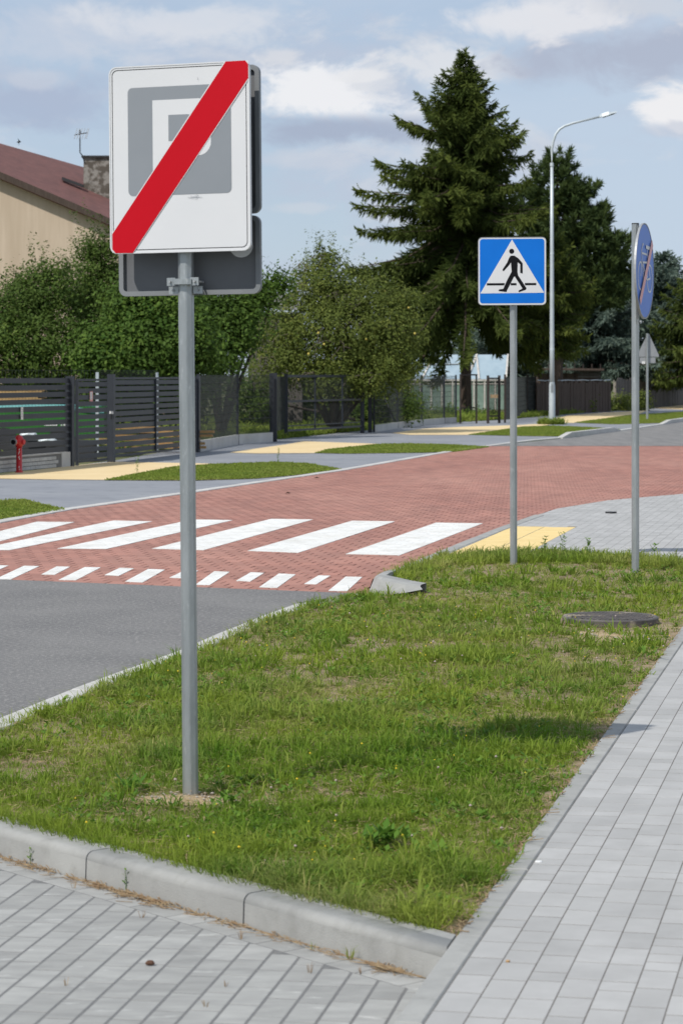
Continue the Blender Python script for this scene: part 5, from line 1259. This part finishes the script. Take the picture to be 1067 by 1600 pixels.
def bush(name, label, base, D_, lobes, seed, mt, n_leaf, lsz=.09, clump=.22, per=26, cat='bush', twigs=0, trunk=None, fill=.38, shoots=0, apples=0, pw=.3):
    r = np.random.default_rng(seed); e = thing(name, label, cat, (*base, 0)); L_ = pxl(base, D_, lobes)
    m = MB(); 
    for x, z, y, rx, rz_ in L_: m.tube([(0, 0, 0), (x * .35, y * .5, z * .4), (x * .8, y, z * .8), (x, y, z + rz_ * .5)], [trunk or .07, .05, .03, .01], 5, cap=False)
    m.build('stems', M['bark'], e, kind='stuff')
    wt = np.array([l[3] * l[4] for l in L_]); wt /= wt.sum(); nc = int(n_leaf / per); C_, O_ = [], []
    for (x, z, y, rx, rz_), w_ in zip(L_, wt):
        k = max(3, int(nc * w_)); d = unit(r.normal(0, 1, (k, 3))); s = np.where(r.random(k) < fill, r.random(k), .80 + .26 * r.random(k))[:, None]
        C_.append(d * s * np.array([rx, min(rx, 1.9), rz_]) + np.array([x, y, z])); O_.append(d)
    C_ = np.concatenate(C_); O_ = np.concatenate(O_)
    if shoots:                                                # thin feathery shoots standing out of the top
        S_, SO = [], []
        top = sorted(L_, key=lambda l: -(l[1] + l[4]))[:5]
        for _ in range(shoots):
            x, z, y, rx, rz_ = top[r.integers(len(top))]; a = r.uniform(.5, 2.64); bx_, bz_ = x + rx * math.cos(a) * .9, z + rz_ * math.sin(a) * .9
            hh = r.uniform(.25, .8); lean = r.normal(0, .25) + .3 * math.cos(a)
            for t in np.linspace(0, 1, 6): S_.append((bx_ + lean * hh * t, y + r.normal(0, .1), bz_ + hh * t)); SO.append((0, 0, 1))
        S_ = np.array(S_); SO = np.array(SO); cs = np.repeat(S_, 5, 0) + r.normal(0, .05, (len(S_) * 5, 3)); os_ = np.repeat(SO, 5, 0)
    cc = np.repeat(C_, per, 0); oo = np.repeat(O_, per, 0); n_ = len(cc); cl = clump * (.45 + 1.1 * np.repeat(r.random(len(C_)), per))[:, None]
    p = cc + r.normal(0, 1, (n_, 3)) * cl * np.array([1, 1, .75]); ct = np.repeat(r.random(len(C_)), per)
    if shoots: p = np.concatenate([p, cs]); oo = np.concatenate([oo, os_]); ct = np.concatenate([ct, r.random(len(cs))]); n_ = len(p)
    p[:, 2] = np.maximum(p[:, 2], .03)
    nr = unit(oo * .8 + np.array([0, -.15, .65]) + r.normal(0, .42, (n_, 3))); d = np.cross(nr, r.normal(0, 1, (n_, 3))); d[:, 2] -= .25
    Ls = lsz * (.6 + .8 * r.random(n_)); v, q = leaves(p, d, nr, Ls, Ls * .55)
    ti = np.clip(.04 + .75 * ct ** 1.6 + .13 * r.random(n_), 0, 1)
    np_mesh('crown', v, q, None, M[mt], np.repeat(ti, 4), e)
    if twigs:
        tw_ = MB()
        for _ in range(twigs):
            x, z, y, rx, rz_ = L_[r.integers(len(L_))]; a = r.uniform(2.2, 4.2); p0 = Vector((x + rx * .5 * math.cos(a + 1), y - min(rx, 1.9) * .7, z + rz_ * .3 * math.sin(a)))
            pts = [p0]; 
            for q_ in range(4): pts.append(pts[-1] + Vector((r.normal(-.12, .14), -.12, .07 - .10 * q_ + r.normal(0, .05))))
            tw_.tube(pts, [.012, .010, .008, .006, .004], 4)
        tw_.build('bare_twigs', M['twig'], e, kind='stuff')
    if apples:
        for _ in range(apples):
            x, z, y, rx, rz_ = L_[r.integers(len(L_))]; a = r.uniform(0, 6.28); f = r.uniform(.3, .95); s = .035
            c_ = Vector((x + rx * f * math.cos(a), y - min(rx, 1.9) * .95, z + rz_ * f * math.sin(a)))
            MB().tube([c_ + Vector((0, 0, -s)), c_ + Vector((0, 0, -s * .5)), c_ + Vector((0, 0, s * .4)), c_ + Vector((0, 0, s))], [s * .3, s, s, s * .3], 6).build('apple', M['apple'], e)
    return e
def bb_at(x, D_): return ((x - CX) * D_ / FPX, D_)
b = bb_at(60, 60)
bush('lilac_bush', 'large mid green bush at the left edge in front of the beige house', b, 60, [(20, 490, 0, 60, 50), (60, 470, .3, 55, 48), (10, 545, -.6, 60, 55), (80, 545, -.6, 60, 55), (-40, 520, 0, 50, 70), (45, 440, .5, 30, 26), (85, 430, .6, 26, 24), (30, 605, 0, 70, 45), (100, 610, 0, 50, 40)], 61, 'leaf_a', 44000, .085, .20, shoots=16)
b = bb_at(140, 62)
bush('willow_bush', 'tall grey-green willow bush reaching up the house wall left of the big sign', b, 62, [(150, 450, 0, 38, 55), (120, 470, 0, 40, 55), (175, 430, .4, 42, 60), (140, 395, .3, 22, 26), (160, 380, .3, 20, 24), (160, 530, -.5, 60, 60), (205, 480, .2, 42, 70)], 62, 'leaf_a', 34000, .075, .18, shoots=20)
b = bb_at(225, 59)
bush('maple_bush', 'dense dark green bush with broad leaves behind the sliding gate', b, 59, [(215, 480, 0, 48, 40), (265, 475, 0, 50, 42), (230, 540, -.5, 62, 55), (290, 535, -.3, 52, 55), (160, 550, -.6, 40, 42), (190, 560, -.9, 50, 34), (190, 615, .2, 60, 40), (270, 610, .2, 60, 42)], 63, 'leaf_c', 44000, .11, .19, fill=.3)
b = bb_at(345, 63)
bush('hazel_bush', 'leafy dark green bush between the big sign and the apple tree', b, 63, [(340, 490, 0, 42, 40), (375, 510, 0, 36, 40), (330, 550, -.4, 46, 50), (385, 470, .4, 30, 30), (300, 470, .4, 44, 50), (410, 455, .8, 26, 22), (435, 440, .9, 18, 16)], 64, 'leaf_c', 26000, .10, .19, shoots=6)
b = bb_at(520, 71)
bush('apple_tree', 'broad olive green apple tree with bare twigs left of the tall spruce', b, 71, [(505, 455, .2, 62, 46), (560, 470, .2, 62, 44), (455, 510, 0, 70, 50), (530, 530, -.6, 80, 60), (592, 520, -.3, 58, 56), (500, 425, .5, 34, 28), (628, 508, 0, 28, 44), (590, 580, -.8, 60, 36),
     (450, 565, -.6, 62, 38), (520, 590, -.8, 60, 30), (624, 562, -.4, 24, 32), (620, 470, .5, 34, 24), (510, 405, .5, 16, 18)], 65, 'leaf_b', 64000, .085, .19, cat='tree', twigs=34, shoots=26, apples=9, trunk=.09)
b = bb_at(655, 96)
bush('fence_shrub', 'small green shrub under the spruce by the greenhouse fence', b, 96, [(640, 642, 0, 30, 18), (700, 648, -1, 22, 11), (745, 650, -.5, 26, 9)], 66, 'leaf_c', 5000, .10, .16)
b = bb_at(600, 78)
bush('hedge_shrub', 'dark shrub behind the frame gate', b, 78, [(470, 620, 0, 60, 40), (560, 625, 0, 60, 42), (620, 630, 0, 36, 34), (400, 620, -3, 50, 44)], 67, 'leaf_a', 15000, .10, .2)
b = bb_at(840, 135)
bush('light_green_tree', 'yellow-green young tree behind the lamp post foot', b, 135, [(838, 555, 0, 26, 26), (850, 575, 0, 24, 20), (800, 560, 1, 20, 20)], 68, 'leaf_c', 6000, .14, .24, cat='tree')
b = bb_at(895, 112)
bush('weedy_shrub', 'weedy shrubs along the foot of the dark boarded fence', b, 112, [(893, 634, -2, 14, 12), (905, 632, -2, 12, 14), (980, 632, 3, 22, 14), (1015, 630, 4, 16, 16), (945, 636, 1, 16, 10)], 69, 'leaf_b', 5000, .12, .16)
b = bb_at(700, 165)
bush('background_trees', 'far dark green trees closing the gap under the conifers', b, 165, [(620, 560, 0, 70, 60), (720, 560, 0, 70, 60), (820, 555, 0, 70, 64), (920, 555, 0, 70, 60), (1020, 550, 0, 70, 60), (1120, 550, 0, 80, 70), (560, 570, 0, 60, 50)], 70, 'pine', 30000, .28, .5, cat='trees')

# tall weeds standing on the far lawn edge by the crossing
def tallweed(px_, py_, h, seed, label):
    X, Y = P(px_, py_); r = np.random.default_rng(seed); e = thing('tall_weed', label, 'plant', (X, Y, 0))
    MB().tube([(0, 0, 0), (.01, 0, h * .5), (.03 * (1 if seed % 2 else -1), 0, h)], [.003, .0025, .0015], 5).build('stem', M['weed'], e)
    n_ = 34; z = h * (.15 + .85 * r.random(n_)); a = r.random(n_) * 6.28; Ls = .03 + .025 * r.random(n_); d = np.stack([np.cos(a), np.sin(a), .4 + 0 * a], 1)
    c_ = np.stack([.02 * z / h, 0 * z, z], 1) + unit(d) * (Ls * .6)[:, None]; v, q = leaves(c_, d, np.stack([-np.cos(a) * .5, -np.sin(a) * .5, 1 + 0 * a], 1), Ls, Ls * .45)
    np_mesh('foliage', v, q, None, M['weed'], np.repeat(r.random(n_), 4), e)
tallweed(848, 867, .17, 1, 'dark leafy weed at the lawn edge just right of the crossing sign post')
tallweed(877, 866, .21, 2, 'tallest leafy weed on the lawn edge between the two sign posts')
tallweed(916, 867, .15, 3, 'thin leafy weed at the lawn edge midway between the two sign posts')
tallweed(1020, 873, .13, 4, 'small weed at the lawn edge right of the cycle path sign post')
tallweed(434, 724, .28, 5, 'tall single weed standing in the second grass island across the road')
tallweed(214, 742, .30, 6, 'tall thin weed at the left tip of the second grass island')
# bird far up in the sky
X, Z = at_depth(30, 222, 70)
mb = MB(); mb.tube([(-.06, 0, 0), (0, 0, .0), (.07, 0, .01)], [.008, .03, .006], 6); mb.add([(0, 0, .01), (.05, 0, .01), (-.03, -.05, .11), (.02, 0, -.02), (-.02, .06, -.10)], [(0, 1, 2), (0, 3, 4)])
o = mb.build('bird', M['sblack'], label='tiny dark bird flying in the sky above the red roof', cat='bird'); o.location = (X, 70, Z)
